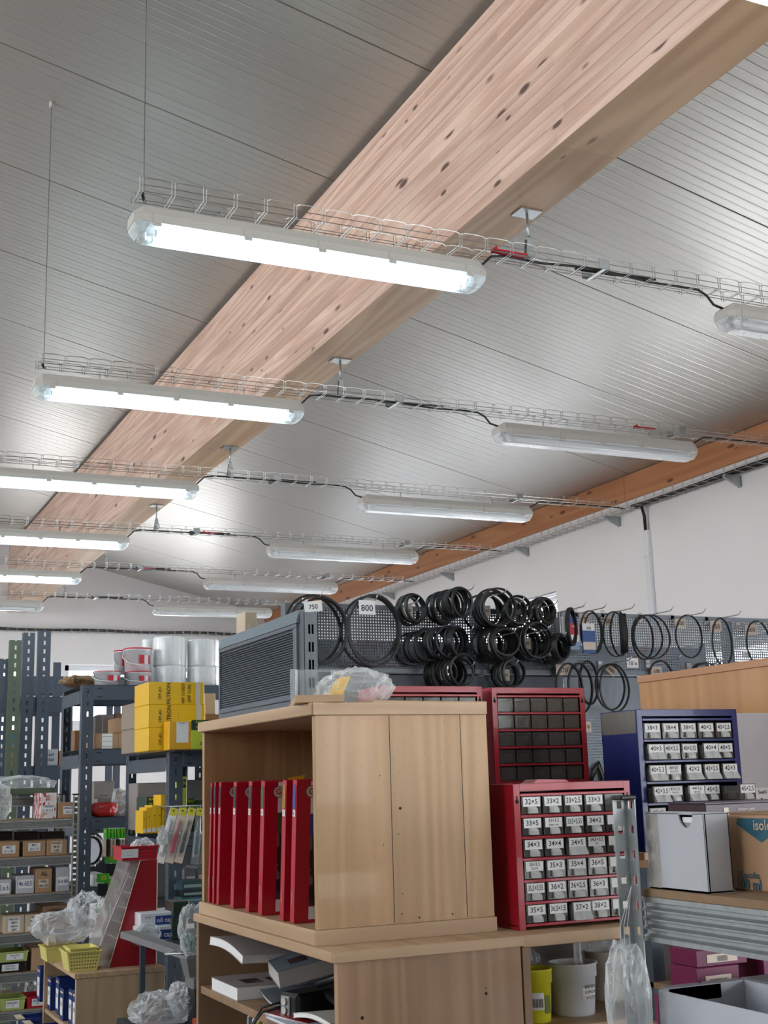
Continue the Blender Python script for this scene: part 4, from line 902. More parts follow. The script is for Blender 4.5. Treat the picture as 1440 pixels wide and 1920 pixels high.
# leg facing -x carries the long beam, second leg faces -y
P.M = Matrix.Translation((0, 0, 0)); st('x'); P.M = Matrix.Translation((.0, 0, 0)); P.M = Matrix.Rotation(0, 4, 'Z') @ Matrix.Translation((.024, .0, 0)); st('y'); P.M = None
P.build('post', gr)
rear = P.mesh('post'); link('post', rear, gr, (.364, .0, 0)); link('post', rear, gr, (.0, -1.3, 0)); link('post', rear, gr, (.364, -1.3, 0))
MB().box(-.002, .028, -.026, .004, 1.56, 1.567, blackp, .002).build('post_cap', gr, label='black plastic cap')
def groove_beam(mb, y0, y1, ztop, h=.066, x=0, n=4, m=galv, axis='Y'):
    prof = [(0.0, ztop), (0.0, ztop-.006)]; s = (h-.012)/n
    for k in range(n): z = ztop-.006-s*k; prof += [(.0, z-s*.10), (.009, z-s*.25), (.009, z-s*.65), (.0, z-s*.90)]
    prof += [(0, ztop-h), (.012, ztop-h), (.012, ztop)]
    if axis == 'Y': mb.loft([[(x+u, y, z) for (u, z) in prof] for y in (y0, y1)], m)
    else: mb.loft([[(y, x+u, z) for (u, z) in prof] for y in (y0, y1)], m)
    return mb
RS1 = 1.424
for zt in (RS1-.012, 1.14, .80, .40):
    groove_beam(MB(), -1.3, -.004, zt, .066, .038).build('beam', gr); groove_beam(MB(), -1.3, -.004, zt, .066, .375).build('beam', gr)
    MB().box(.046, .388, -.004, .0, zt-.05, zt, galv).build('cross_beam', gr)
    MB().box(.040, .386, -1.3, -.006, zt, zt+.012, board, .001).build('shelf_board', gr)
# white box with notch
def open_notch_box(name, label, loc, w, d, h, m, inner, rz=0, cat='box', open_top=False):
    t = thing(name, label, cat, loc, rz); th = .003; b = MB()
    if not open_top: b.box(0, w, 0, d, h-th, h, m, .001)
    b.box(0, w, 0, d, 0, th, m).box(w-th, w, 0, d, 0, h, m, .0008).box(0, w, 0, th, 0, h, m, .0008).box(0, w, d-th, d, 0, h, m, .0008)
    if open_top: b.box(0, th, 0, d, 0, h, m, .0008)
    else:
        c0, rn = d*.30, .017
        b.prism([(0, 0), (d, 0), (d, h), (c0+rn, h)]+[(c0+rn*math.cos(a), h-rn*1.3*math.sin(a)) for a in [PI*k/10 for k in range(1, 10)]]+[(c0-rn, h), (0, h)], 'X', 0, th, m)
    b.build('box_walls', t); return t, b
wy0 = at_x(1318, 1530, 1.2335).y; wy1 = gy-.012
t, b = open_notch_box('white_box', 'white cardboard box with a thumb notch standing on the galvanised rack', (1.2345, wy0, RS1), .046, wy1-wy0, .1155, whitec, whitec)
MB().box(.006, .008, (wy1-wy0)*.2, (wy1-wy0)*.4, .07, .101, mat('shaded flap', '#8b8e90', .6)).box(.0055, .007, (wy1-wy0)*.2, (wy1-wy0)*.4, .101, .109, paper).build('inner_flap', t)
MB().box(-.0006, .0, (wy1-wy0)*.78, (wy1-wy0)*.99, .002, .113, clear('packing tape', '#cfcabd', .22, .15, .5, 60)).build('tape', t)
# brown isolda carton
ex = 1.305; py_ = at_x(1368, 1600, ex).y
t = thing('brown_carton', 'brown carton with a blue diamond print at the right edge, on the galvanised rack', 'box', (ex, py_-.33, RS1))
MB().box(0, .20, 0, .33, 0, .112, card, .003).build('carton_body', t)
q = MB(); yl = .33
def py2(px, py): p = at_x(px, py, ex-.0006); return (p.y-(py_-.33), p.z-RS1)
pts = [py2(1382, 1534), py2(1380, 1545), py2(1428, 1580), py2(1438, 1572), py2(1452, 1565), py2(1475, 1535)]
q.prism(pts, 'X', -.0006, -.0002, teal)
a = py2(1423, 1548); q.text('isolda', (-.0010, a[0]-.012, a[1]), -Y3, Z3, .021, cardl)
a = py2(1404, 1641); q.text('25 pcs/ks', (-.0010, a[0], a[1]), -Y3, Z3, .0135, teal, .048)
a = py2(1405, 1659); q.text('100 ml', (-.0010, a[0], a[1]), -Y3, Z3, .021, teal, .050); q.build('print', t)
MB().box(.0, .2, .0, .33, .112, .114, cardd).build('top_flap', t)
# dark purple flat box behind
pp = at_y(1322, 1508, 2.05)
t = thing('purple_box', 'flat dark purple box lying behind the white box', 'box', (pp.x, 2.05, RS1))
tag(t, 'flat dark purple-brown box seen above the white notched box', 'box')
MB().box(0, .30, 0, .12, .0, pp.z-RS1, purple, .002).build('box_body', t); MB().box(0, .30, .0, .12, pp.z-RS1, pp.z-RS1+.002, purple).card((.05, -.0006, pp.z-RS1-.018), X3, Z3, .012, .02, papero).text('Premium parts', (.1, -.001, pp.z-RS1-.012), X3, Z3, .007, papero).build('lid', t)
t = thing('side_rack', 'dim brown shelf rack standing behind the galvanised rack', 'rack', (1.60, 1.76, 1.41)); MB().box(0, .80, 0, .48, 0, .014, board, .001).build('shelf_board', t); MB().box(0, .80, 0, .48, -.232, -.22, board, .001).build('shelf_board', t); MB().box(-.26, -.0005, 0, .12, -.232, -.22, board, .001).build('side_board', t); MB().box(-.258, -.24, .09, .11, -1.41, -.232, dsteel).build('leg', t)
for xx in (.0, .77):
    for yy in (0, .46): MB().box(xx, xx+.03, yy-.01, yy+.02, -1.41, 0, dsteel, .001).build('leg', t)

# lower rack shelf: white open trays and pink boxes
RS2 = 1.152
ya = at_x(1234, 1840, 1.235).y
t, b = open_notch_box('white_tray_box', 'open white cardboard tray on the lower shelf of the galvanised rack', (1.232, ya-.60, RS2), .17, .60, .122, mat('white corrugated tray', '#b4b9c2', .55), whitec, open_top=True)
MB().box(.003, .167, .20, .203, 0, .118, cardd).box(.02, .12, .597, .6, .10, .121, darkin).box(.03, .09, .5965, .5995, .083, .092, darkin).build('inner_divider', t)
magp = print_mat('magenta print', '#8f1156', ['#a3125f', '#5c1a44', '#d7c9d0'], 40)
magd = mat('shade darkened magenta carton', '#620c3e', .45, 0, .2, 20)  # magenta darkened to stand in for the shadow under the rack
for (x_, y_, z_, w_, h_, lb) in ((1.345, 1.78, 1.19, .07, .046, 'magenta box with a white barcode label right of the rack post'), (1.56, 2.02, 1.19, .10, .050, 'magenta box at the bottom of the dark pile under the rack'), (1.57, 2.03, 1.24, .12, .030, 'magenta box on top of the dark pile under the rack'), (1.72, 2.02, 1.19, .11, .07, 'magenta box right of the pile under the rack')):
    t = thing('magenta_box', lb, 'box', (x_, y_, z_)); MB().box(0, w_, 0, .08, 0, h_, magd, .001).build('box_body', t)
    MB().card((w_*.5, -.0005, h_*.45), X3, Z3, w_*.6, h_*.5, papero).text('|||||||||', (w_*.5, -.0012, h_*.45), X3, Z3, h_*.35, ink, w_*.5).build('label', t)
for k in range(3):
    tt = thing('grey_carton', 'grey lettered carton in the dark behind the white tray, %s' % ['left', 'middle', 'right'][k], 'box', (1.44+.09*k, 1.87, 1.19))
    MB().box(0, .08, 0, .1, 0, .036, mat('grey lettered carton', '#6d6a70', .5), .001).text(['ULTRAPARTS', 'DIESEL', 'MALX'][k], (.032, -.001, .025), X3, Z3, .012, ink, .055).build('carton_body', tt)

# buckets on the lower counter shelf
def bucket(label, px, w, y, zr, h, m, n=28, handle=False, lid=None, name='bucket', group=None):
    c = at_y(px, 1850, y); t = thing(name, label, 'bucket', (c.x, y, zr)); r = w/2
    prof = [(0, 0), (r*.80, 0), (r*.83, .003), (r*.93, h*.74), (r*.985, h*.74), (r*.99, h*.96), (r*1.03, h*.97), (r*1.03, h), (r*.95, h), (r*.90, h*.75), (r*.79, .006), (0, .006)]
    MB().lathe(prof, m, n).build('bucket_body', t); return t, r, c
BZ = 1.092
t, r, c = bucket('bright yellow plastic bucket with barcode label at the left of the lower counter shelf', 1003, .075, 2.455, BZ, .108, yelb)
def curved(mb, r, a0, a1, z0, z1, m, n=8):
    pts = []; 
    for i in range(n+1): a = a0+(a1-a0)*i/n; pts.append((r*math.cos(a), r*math.sin(a)))
    return mb.add([(x, y, z0) for x, y in pts]+[(x, y, z1) for x, y in pts], [(i, i+1, n+2+i, n+1+i) for i in range(n)], m, True)
t.rotation_euler.z = 0
lab = MB(); curved(lab, r*.925, math.radians(215), math.radians(270), .028, .062, paper)
for k in range(16):
    a = math.radians(217+3.2*k); curved(lab, r*.935, a, a+math.radians(1.2+(k % 3)*.6), .033, .050, ink, 1)
curved(lab, r*.925, math.radians(276), math.radians(300), .02, .055, mat('olive print', '#5f6a1d', .5)); lab.build('label', t)
t, r, c = bucket('off-white plastic bucket with a handwritten label in the middle of the lower counter shelf', 1075, .106, 2.485, BZ, .108, plasticw)
lab = MB(); curved(lab, r*.90, math.radians(262), math.radians(310), .035, .068, paper)
for k, s_ in enumerate(('10875830', 'KOPROVE', 'KULISY')):
    a = math.radians(284); o = Vector((r*.935*math.cos(a), r*.935*math.sin(a), .061-.011*k)); lab.text(s_, o, (math.cos(a+PI/2), math.sin(a+PI/2), 0), Z3, .009, ink, .034)
lab.build('label', t)
MB().loft([[(-.012, -.002, z), (.0, -.006, z), (.012-.004*math.sin(z*60), .0, z+.004), (.0, .006, z)] for z in (.05, .09, .12, .15)], bagw, smooth=False).build('bag_end', t, loc=(.01, -.01, 0))
t, r, c = bucket('second off-white bucket half hidden behind the hanging bag', 1140, .10, 2.60, BZ, .108, mat('beige plastic', '#c6bfb2', .4))
bag('clear_bag', 'dim clear bag bulging out of the hidden bucket at the back of the counter shelf', .11, .06, .07, (c.x, 2.65, BZ+.075), 0, bagm, 5)
bag('clear_bag', 'dim clear bag behind the yellow bucket', .09, .05, .12, (1.50, 2.56, BZ), 0, bagm, 8)
# hanging bag on the post
hb = at_y(1160, 1880, 1.69)
t = bag('hanging_bag', 'clear plastic bag hanging by strings from the galvanised post', .072, .05, .17, (hb.x, 1.665, 1.175), .2, bagm, 11, .16, fz=.12)
s_ = MB(); top = (1.183+.018-hb.x, .02, .255)
for dx in (-.012, 0, .014): s_.tube([(dx, 0, .155), (dx*.6+.006, .005, .20), top], .0006, paper, 4)
s_.build('string', t)

# ================================================================== LEFT SIDE: RACKS OF THE STORE
def dark_rack(name, label, X0, X1, Y0, Y1, H, levels, m, post_w=.07, beam=.085, right_post=True, pitch=.06, boardm=None, slot=(.008, .028), levels_post=None, rearpost=True):
    t = thing(name, label, 'rack', (X0, Y0, 0))
    W = X1-X0; D = Y1-Y0
    def post():
        mb = MB(); a = (post_w-slot[0])/2
        mb.box(0, a, 0, .003, 0, H, m).box(post_w-slot[0]-a+slot[0], post_w, 0, .003, 0, H, m); z = 0
        while z < H: mb.box(a, a+slot[0], 0, .003, z, min(H, z+pitch-slot[1]), m); z += pitch
        mb.box(0, .003, .003, a, 0, H, m).box(0, .003, post_w-a, post_w-.01, 0, H, m); z = 0
        while z < H: mb.box(0, .003, a, post_w-a, z, min(H, z+pitch-slot[1]), m); z += pitch
        return mb.mesh('post')
    pm = post()
    link('post', pm, t)
    if right_post: link('post', pm, t, (W, 0, 0), (0, 0, PI/2))
    if rearpost: link('post', pm, t, (0, D, 0), (0, 0, -PI/2)); link('post', pm, t, (W, D, 0), (0, 0, PI))
    bolt = MB().lathe([(0, 0), (.008, 0), (.006, .004), (0, .005)], m, 8).mesh('bolt')
    for z in levels:
        MB().box(post_w, W-.004, -.002, .001, z-beam, z-.004, m, .001).box(post_w, W-.004, .0, .03, z-.008, z-.004, m).box(post_w+.02, post_w+.05, -.0032, -.0018, z-.025, z-.019, darkin).box(post_w+.02, post_w+.05, -.0032, -.0018, z-beam+.014, z-beam+.02, darkin).build('front_beam', t)
        MB().box(post_w, W-.004, D-.002, D, z-beam, z-.004, m, .001).build('rear_beam', t)
        MB().box(-.002, .001, post_w, D-post_w, z-beam*1.0-.02, z-.03, m, .001).build('side_brace', t)
        MB().box(.004, W-.004, .004, D-.004, z-.004, z, boardm or m, .001).build('shelf_board', t)
        for dz in (-.02, -.06): link('bolt', bolt, t, (post_w/2, -.0002, z+dz), (PI/2, 0, 0))
    return t
def zat(px, py, Y): return at_y(px, py, Y).z
def rbox(px0, py0, px1, zr, Y, dep, m, label, name='cardboard_box', cat='box', lab=None, group=None, kind='box', rz=0, top=None):
    """a box standing on level zr with its front face at depth Y, its width and top taken from the photograph"""
    a = at_y(px0, (py0), Y); b = at_y(px1, py0, Y); h = max(.01, (a.z+b.z)/2-zr); w = b.x-a.x
    t = thing(name, label, cat, (a.x, Y, zr), rz, group)
    b_ = MB().box(0, w, 0, dep, 0, h, m, min(.003, w*.05)); b_.build('body', t)
    f = MB(); f.box(0.001, w-.001, .001, dep-.001, h, h+.0012, m).box(w*.49, w*.51, .001, dep-.001, h+.0012, h+.0016, cardd); 
    if kind == 'box': f.build('top_flaps', t)
    if lab:
        q = MB()
        for (u0, u1, v0, v1, mm, tx, tm) in lab:
            q.card(((u0+u1)/2*w, -.0008, (v0+v1)/2*h), X3, Z3, (u1-u0)*w, (v1-v0)*h, mm) if mm else None
            if tx:
                ls = tx.split('|'); n = len(ls)
                for k, l_ in enumerate(ls): q.text(l_, ((u0+u1)/2*w, -.0022, (v1-(k+.5)*(v1-v0)/n)*h), X3, Z3, (v1-v0)*h/n*.75, tm or ink, (u1-u0)*w*.88)
        q.build('label', t)
    return t, w, h
def tub(px0, py0, px1, zr, Y, dep, m, label, lab=None, mesh=True, name='plastic_basket', cat='basket', taper=.12, rz=0, content_m=None):
    a = at_y(px0, py0, Y); b = at_y(px1, py0, Y); h = a.z-zr; w = b.x-a.x
    t = thing(name, label, cat, (a.x, Y, zr), rz); k = taper*min(w, h)
    def r4(i, z): return [(i, i, z), (w-i, i, z), (w-i, dep-i, z), (i, dep-i, z)]
    mb = MB(); mb.loft([r4(k, 0), r4(0, h), r4(-.004, h), r4(-.004, h-.004)], m, cap=False); mb.loft([r4(k, .0), r4(k+.0015, .002), r4(.0025, h)], m, cap=False); mb.add(r4(k, .0015), [(0, 1, 2, 3)], m)
    mb.build('basket_body', t)
    if mesh:
        g_ = MB(); n = int(w/.012); nz_ = max(2, int(h/.012))
        for i in range(1, n):
            for j in range(1, nz_): u = i/n; v = j/nz_; ins = k*(1-v); g_.box(ins+(w-2*ins)*u-.002, ins+(w-2*ins)*u+.002, ins-.0012, ins+.001, v*h-.002, v*h+.002, darkin)
        g_.build('basket_holes', t, kind='stuff')
    if lab:
        q = MB(); q.card((w*(lab[0]+lab[1])/2, k*.5-.003, h*.5), X3, Vector((0, -k/h, 1)), w*(lab[1]-lab[0]), h*.62, paper)
        for j, l_ in enumerate(lab[2].split('|')): q.text(l_, (w*(lab[0]+lab[1])/2, k*.5-.005, h*(.62-.22*j)), X3, Z3, h*.2, inkb, w*(lab[1]-lab[0])*.85)
        q.build('label', t)
    return t, w, h

# ---- galvanised rack
GY = 6.95; gx0 = -.6; gx1 = at_y(146, 1600, GY).x; gpost = .032
lv_y = [(0, 1540), (0, 1610), (0, 1680), (0, 1754), (0, 1828), (0, 1899)]
GZ = [zat(0, y, GY)+.004 for (x, y) in lv_y]
t = thing('galvanised_rack', 'galvanised rack of labelled boxes at the left edge, reaching to the dark posts', 'rack', (gx0, GY, 0))
ptop = zat(146, 1490, GY); pm = MB(); n = int(ptop/.0285)
pm.box(0, .008, -.001, .001, 0, ptop, galv).box(.024, .032, -.001, .001, 0, ptop, galv).box(.030, .032, .001, .03, 0, ptop, galv)
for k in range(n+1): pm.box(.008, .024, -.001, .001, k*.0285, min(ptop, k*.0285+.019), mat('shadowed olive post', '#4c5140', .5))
pm.box(-.001, .033, -.002, .031, ptop, ptop+.006, blackp); pmm = pm.mesh('post')
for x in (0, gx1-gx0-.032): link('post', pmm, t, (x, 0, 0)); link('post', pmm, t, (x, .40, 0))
for z in GZ:
    groove_beam(MB(), .032, gx1-gx0-.033, z-.004, .046, .0, 4, galv, 'X').build('beam', t); groove_beam(MB(), .032, gx1-gx0-.033, z-.004, .046, .385, 4, galv, 'X').build('beam', t)
    MB().box(.002, gx1-gx0-.002, .012, .385, z-.004, z, board, .0005).build('shelf_board', t)
groove_beam(MB(), .032, gx1-gx0-.033, zat(30, 1495, GY+.4), .05, .39, 4, galv, 'X').build('top_beam', t)
def G(px0, py0, px1, lev, m, label, lab=None, dy=.01, dep=.2, **k): return rbox(px0, py0, px1, GZ[lev], GY+dy, dep, m, label, lab=lab, **k)
W1 = lambda s, a=.2, b=.8, c=.3, d=.75: [(a, b, c, d, paper, s, inkb)]
G(76, 1487, 107, 0, floral, 'white box printed with red floral pattern on the top galvanised shelf', [(.25, .85, .25, .55, paper, 'KROUZKY|60 x 2', inkb), (.3, .6, .62, .98, None, '202', redp)], name='floral_box')
G(109, 1505, 142, 0, card, 'brown box with a blue written label beside the floral box', [(.3, 1.0, .25, .78, paper, 'KROUZKY|70 x 2', inkb)])
G(-6, 1578, 37, 1, card, 'leftmost brown box with white label on the second galvanised shelf', [(.25, .82, .25, .75, paper, 'MEZ|67 x 80', inkb)])
G(44, 1577, 86, 1, card, 'middle brown box with white label on the second galvanised shelf', [(.22, .76, .34, .86, paper, 'MET|60 x 75', inkb)])
G(88, 1575, 126, 1, card, 'right brown box with yellowed label on the second galvanised shelf', [(.2, .76, .18, .92, papero, 'KROUZKY|M 65|x 80', ink)])
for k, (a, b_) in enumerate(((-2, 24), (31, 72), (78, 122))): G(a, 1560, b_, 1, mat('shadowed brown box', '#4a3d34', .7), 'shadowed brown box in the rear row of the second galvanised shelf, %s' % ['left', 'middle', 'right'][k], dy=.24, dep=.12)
G(-10, 1650, 21, 2, whitec, 'white box cut by the left edge on the third galvanised shelf', W1('60 x 6', .1, .9, .1, .8))
G(31, 1642, 65, 2, whitec, 'white box second from left on the third galvanised shelf', W1('4x 63,5', .1, .9, .3, .8))
G(67, 1629, 98, 2, card, 'brown box marked AL on the third galvanised shelf', [(.25, .8, .62, .95, None, 'AL', ink), (.2, .8, .2, .55, papero, 'WEIL|68 x 82', ink)])
G(106, 1626, 131, 2, whitec, 'tall white box at the right end of the third galvanised shelf', W1('6 x 66', .1, .9, .25, .6))
G(8, 1717, 46, 3, cardl, 'pale box with large white label on the fourth galvanised shelf', [(.2, .8, .12, .9, paper, 'KROUZKY|MEZI|hadice|Ø60', ink)])
G(47, 1715, 81, 3, cardl, 'pale box with a barcode on the fourth galvanised shelf', [(.1, .9, .5, .95, None, 'Gumy|75 mm', ink), (.15, .85, .1, .35, paper, '|||||||||||', ink)])
G(83, 1699, 132, 3, cardd, 'large brown box with handwriting on the fourth galvanised shelf', [(.05, .95, .35, .95, None, 'GUFEROVE|KR. SPOJ|MEZ 8.60', ink), (.3, .75, .05, .3, papero, '|||||', ink)], dep=.3)
tub(-4, 1806, 48, GZ[4], GY+.01, .2, blackp, 'black basket with white labels on the fifth galvanised shelf', (.15, .75, 'KROUZKY|NAJVYS 60'), False)
a_ = at_y(0, 1806, GY+.01).z
tub(-6, 1787, 53, a_+.001, GY+.01, .2, greenp, 'light green basket stacked on the black basket', (.3, .85, 'KROUZKY|60'), False)
G(60, 1777, 92, 4, card, 'plain brown box half hidden behind the yellow basket', None, dep=.25)
tub(2, 1874, 48, GZ[5], GY+.01, .18, greenp, 'light green basket on the lowest visible galvanised shelf', (.2, .75, 'KROUZKY|50'), False)
tub(50, 1870, 90, GZ[5], GY+.01, .18, redp, 'red basket on the lowest visible galvanised shelf', (.25, .8, 'KROUZKY|45'), False)
G(8, 1860, 28, 5, cardl, 'small pale box behind the green basket', None, dy=.2, dep=.08)
bag('clear_bag', 'clear bag behind the baskets on the lowest galvanised shelf', .2, .1, .12, (at_y(35, 1850, GY+.3).x, GY+.3, GZ[5]), 0, bagm, 21)
p = at_y(48, 1487, GY+.30); zb_ = p.z-.012
t = thing('green_tray', 'long dark green metal tray on top of the galvanised rack', 'tray', (p.x-.34, GY+.20, zb_)); 
MB().box(0, .47, 0, .2, 0, .004, gsteel).box(0, .47, 0, .004, 0, .038, gsteel, .001).box(0, .47, .196, .2, 0, .038, gsteel).box(0, .004, 0, .2, 0, .038, gsteel).box(.466, .47, 0, .2, 0, .038, gsteel).build('tray_body', t)
bag('crumpled_bag', 'crumpled clear bags lying in the green tray', .45, .17, .085, (p.x-.10, GY+.30, zb_+.004), 0, bagm, 31, .3)
bag('brown_bag', 'brownish clear bag at the left edge of the top galvanised shelf', .10, .1, .17, (at_y(0, 1515, GY+.1).x-.0, GY+.1, GZ[0]), 0, bagm, 33, .2)

# ---- tall dark racks far behind
FY = 9.5
def mk_far(px0, px1, py, m, label, Y=FY-.08):
    a = at_y(px0, py, Y); w = at_y(px1, py, Y).x-a.x; H = a.z
    t = thing('rack_post', label, 'post', (a.x, Y, 0)); mb = MB(); q = w*.42
    mb.box(0, q, 0, .003, 0, H, m).box(w-q, w, 0, .003, 0, H, m); z = 0
    while z < H: mb.box(q, w-q, 0, .003, z, min(H, z+.032), m); z += .062
    mb.box(0, .003, .003, .06, 0, H, m); mb.build('slotted_angle', t); return t
mk_far(44, 66, 1186, dsteel, 'tall blue-grey slotted post left of its twin in front of the far wall')
mk_far(73, 96, 1182, dsteel, 'tall blue-grey slotted post, right one of the twin posts')
mk_far(19, 41, 1200, gsteel, 'olive green slotted post left of the tall twin posts', FY-.3)
mk_far(0, 18, 1235, dsteel, 'shorter blue-grey slotted post at the left photo edge', FY-.2)
xa_, xb_ = at_y(-60, 1300, FY).x, at_y(138, 1300, FY).x
t = thing('far_dark_rack', 'dark blue-grey rack crossing behind the tall twin posts', 'rack', (xa_, FY+.01, 0))
FZ = []
for (y0, y1) in ((1306, 1336), (1436, 1462), (1560, 1590)):
    z1, z0 = zat(70, y0, FY), zat(70, y1, FY); FZ.append(z1)
    MB().box(0, xb_-xa_, 0, .003, z0, z1-.004, dsteel, .001).build('front_beam', t); MB().box(0, xb_-xa_, .5, .503, z0, z1-.004, dsteel).build('rear_beam', t); MB().box(0, xb_-xa_, 0, .5, z1-.004, z1, dsteel).build('shelf_board', t)
for x in (0, xb_-xa_-.06): MB().box(x, x+.06, .003, .006, 0, FZ[0], dsteel).box(x, x+.06, .504, .507, 0, FZ[0]+.3, dsteel).build('post', t)
z1 = zat(110, 1268, FY+1.2); t2 = thing('far_top_rack', 'dark steel shelf level seen below the far wall window', 'rack', (at_y(-40, 1280, FY+1.2).x, FY+1.2, 0)); L2_ = 2.2
MB().box(0, L2_, 0, .003, z1-.14, z1, dsteel).box(0, L2_, .3, .303, z1-.14, z1, dsteel).box(0, L2_, 0, .3, z1-.02, z1-.016, gsteel).build('shelf', t2)
for x in (0, 1.1, L2_-.06): MB().box(x, x+.06, .003, .006, 0, z1, dsteel).box(x, x+.06, .29, .293, 0, z1, dsteel).build('post', t2)
def F(px0, py0, px1, lev, m, label, **k): return rbox(px0, py0, px1, FZ[lev], FY+.03, .3, m, label, **k)
F(-4, 1407, 10, 1, whitec, 'white box at the left edge on the far rack'); t, w, h = F(15, 1399, 39, 1, card, 'stack of brown parcels left of the twin posts')
rbox(12, 1374, 40, FZ[1]+h+.0017, FY+.03, .2, cyanp, 'cyan and yellow printed pack on the far rack', name='printed_pack', kind='x')
F(84, 1405, 109, 1, whitec, 'white box with faint writing between the post and the dark rack', lab=[(.2, .8, .2, .8, None, '437|500', ink)]); F(111, 1408, 120, 1, mat('orange carton', '#c9753f', .5), 'orange box edge beside the white box on the far rack')
bag('clear_bag', 'clear bag above the cyan pack on the far rack', .14, .12, .07, (at_y(24, 1372, FY+.13).x, FY+.13, zat(22, 1374, FY+.03)), 0, bagm, 41)
for k in range(5): rbox(62+14*k, 1540-6*(k % 3), 74+14*k, FZ[2], FY+.05, .2, [cardd, dsteel, whitec, card, dsteel][k], 'small box deep on the lower far rack level, %s from left' % ['first', 'second', 'third', 'fourth', 'fifth'][k])

# ---- first dark rack (buckets and rolls on top)
DY = 7.5; dx0, dx1 = at_y(152, 1400, DY).x, at_y(440, 1400, DY).x
DZ = [zat(200, y, DY) for y in (1284, 1404, 1532, 1662, 1790)]
dark_rack('dark_rack', 'blue-grey bolted rack carrying white buckets and film rolls', dx0, dx1, DY, DY+.62, DZ[0]+.0, DZ, dsteel, .068, .088, right_post=False, rearpost=True, boardm=mat('black shelf board', '#23262b', .6))
def Dk(px0, py0, px1, lev, m, label, dy=.03, dep=.3, **k): return rbox(px0, py0, px1, DZ[lev], DY+dy, dep, m, label, **k)
def pail(px0, px1, py0, zr, Y, label):
    a = at_y(px0, py0, Y); b = at_y(px1, py0, Y); w = b.x-a.x; h = a.z-zr; r = w/2; t = thing('white_bucket', label, 'bucket', (a.x+r, Y+r, zr), 0, 'white buckets with red lids')
    MB().lathe([(0, 0), (r*.86, 0), (r*.95, h*.9), (r*.99, h*.9), (r*.99, h*.94), (0, h*.94)], plasticw, 24).build('bucket_body', t)
    MB().lathe([(0, h*.94), (r, h*.94), (r*1.02, h*.96), (r*1.0, h), (r*.9, h), (r*.88, h*.985), (0, h*.985)], redp, 24).build('lid', t, label='red snap lid')
    MB().tube([(-r*1.0, 0, h*.85), (-r*1.12, -r*.3, h*.6), (-r*.8, -r*.75, h*.35), (0, -r*1.03, h*.24)], .003, plasticw, 5).build('handle', t)
    q = MB(); curved(q, r*.955, math.radians(262), math.radians(282), h*.32, h*.68, redp, 4); curved(q, r*.957, math.radians(284), math.radians(304), h*.32, h*.68, mat('pale pink print', '#c9b3b8', .4), 4); curved(q, r*.955, math.radians(306), math.radians(318), h*.32, h*.68, redp, 3)
    q.build('print', t); return t, h
zb1 = DZ[0]
_, h1 = pail(180, 234, 1257, zb1, DY+.02, 'white bucket with red lid, lower left of the four'); pail(238, 292, 1258, zb1, DY+.02, 'white bucket with red lid, lower right of the four')
pail(217, 246, 1218, zb1+h1, DY+.22, 'white bucket with red lid, upper rear of the four'); pail(238, 292, 1213, zb1+h1, DY+.04, 'white bucket with red lid, upper front and largest of the four')
def roll(px0, px1, py0, zr, Y, label):
    a = at_y(px0, py0, Y); b = at_y(px1, py0, Y); r = (b.x-a.x)/2; h = a.z-zr; t = thing('film_roll', label, 'roll', (a.x+r, Y+r, zr), 0, 'white plastic film rolls')
    mb = MB(); mb.lathe([(.02, 0), (r*.97, 0), (r, .01), (r*.985, h*.3), (r, h*.6), (r, h-.01), (r*.97, h), (.02, h)], film, 24); mb.build('film', t)
    MB().lathe([(.018, .002), (r*.93, .002), (r*.93, h-.002), (.018, h-.002), (.018, .002)], plasticw, 20).build('roll_core', t)
    MB().tube([(r*.5, -r*.86, 0), (r*.52, -r*.87, h)], .004, bagw, 5).tube([(-r*.2, -r*.98, 0), (-r*.16, -r*.99, h)], .003, bagw, 5).build('film_fold', t)
    return h
hr = roll(297, 357, 1247, zb1, DY+.05, 'lower film roll beside the buckets'); roll(360, 420, 1248, zb1, DY+.05, 'lower film roll beside the louvred panel')
roll(296, 357, 1192, zb1+hr, DY+.05, 'upper film roll, higher of the two stacks'); roll(360, 418, 1197, zb1+hr, DY+.05, 'upper film roll beside the louvred panel')
roll(270, 300, 1198, zb1, DY+.36, 'small film roll peeking out behind the buckets')
bag('brown_pack', 'brown parts wrapped in clear film at the left end of the dark rack top', .22, .25, .07, (at_y(147, 1280, DY+.2).x+.02, DY+.25, DZ[0]), 0, mat('brown wrapped parts', '#7d6044', .3, 0, .4, 30), 51, .2, cat='package')
Dk(178, 1375, 222, 1, card, 'brown box with a white sheet taped on it, second level of the dark rack', lab=[(.3, .75, .02, .98, paper, '— — —|— —|— — —', ink)])
Dk(140, 1370, 153, 1, cardd, 'brown carton leaning at the left side behind the dark post', dy=.4, dep=.1); Dk(222, 1374, 252, 1, card, 'brown box right on the second level of the dark rack', lab=[(.5, .9, .3, .8, None, 'O', ink)])
tz = at_y(235, 1374, DY+.03).z; rbox(220, 1346, 252, tz+.0015, DY+.04, .25, card, 'brown box stacked on another on the second level', lab=[(.7, .95, .4, .85, None, '21', ink)])
Dk(178, 1343, 193, 1, mat('grey plastic sheet', '#6e6a66', .4), 'greyish wrapped box behind the paper covered carton', dy=.36, dep=.1)
Dk(176, 1465, 214, 2, mat('grey carton', '#8c8580', .6), 'grey carton with black arrows on the third level', dy=.2, dep=.2, lab=[(.1, .9, .5, .7, None, '–––', ink)])
Dk(182, 1498, 217, 2, mat('grey carton', '#8c8580', .6), 'second grey carton in front on the third level', dy=.12, dep=.08, lab=[(.1, .9, .4, .7, None, '–––', ink)])
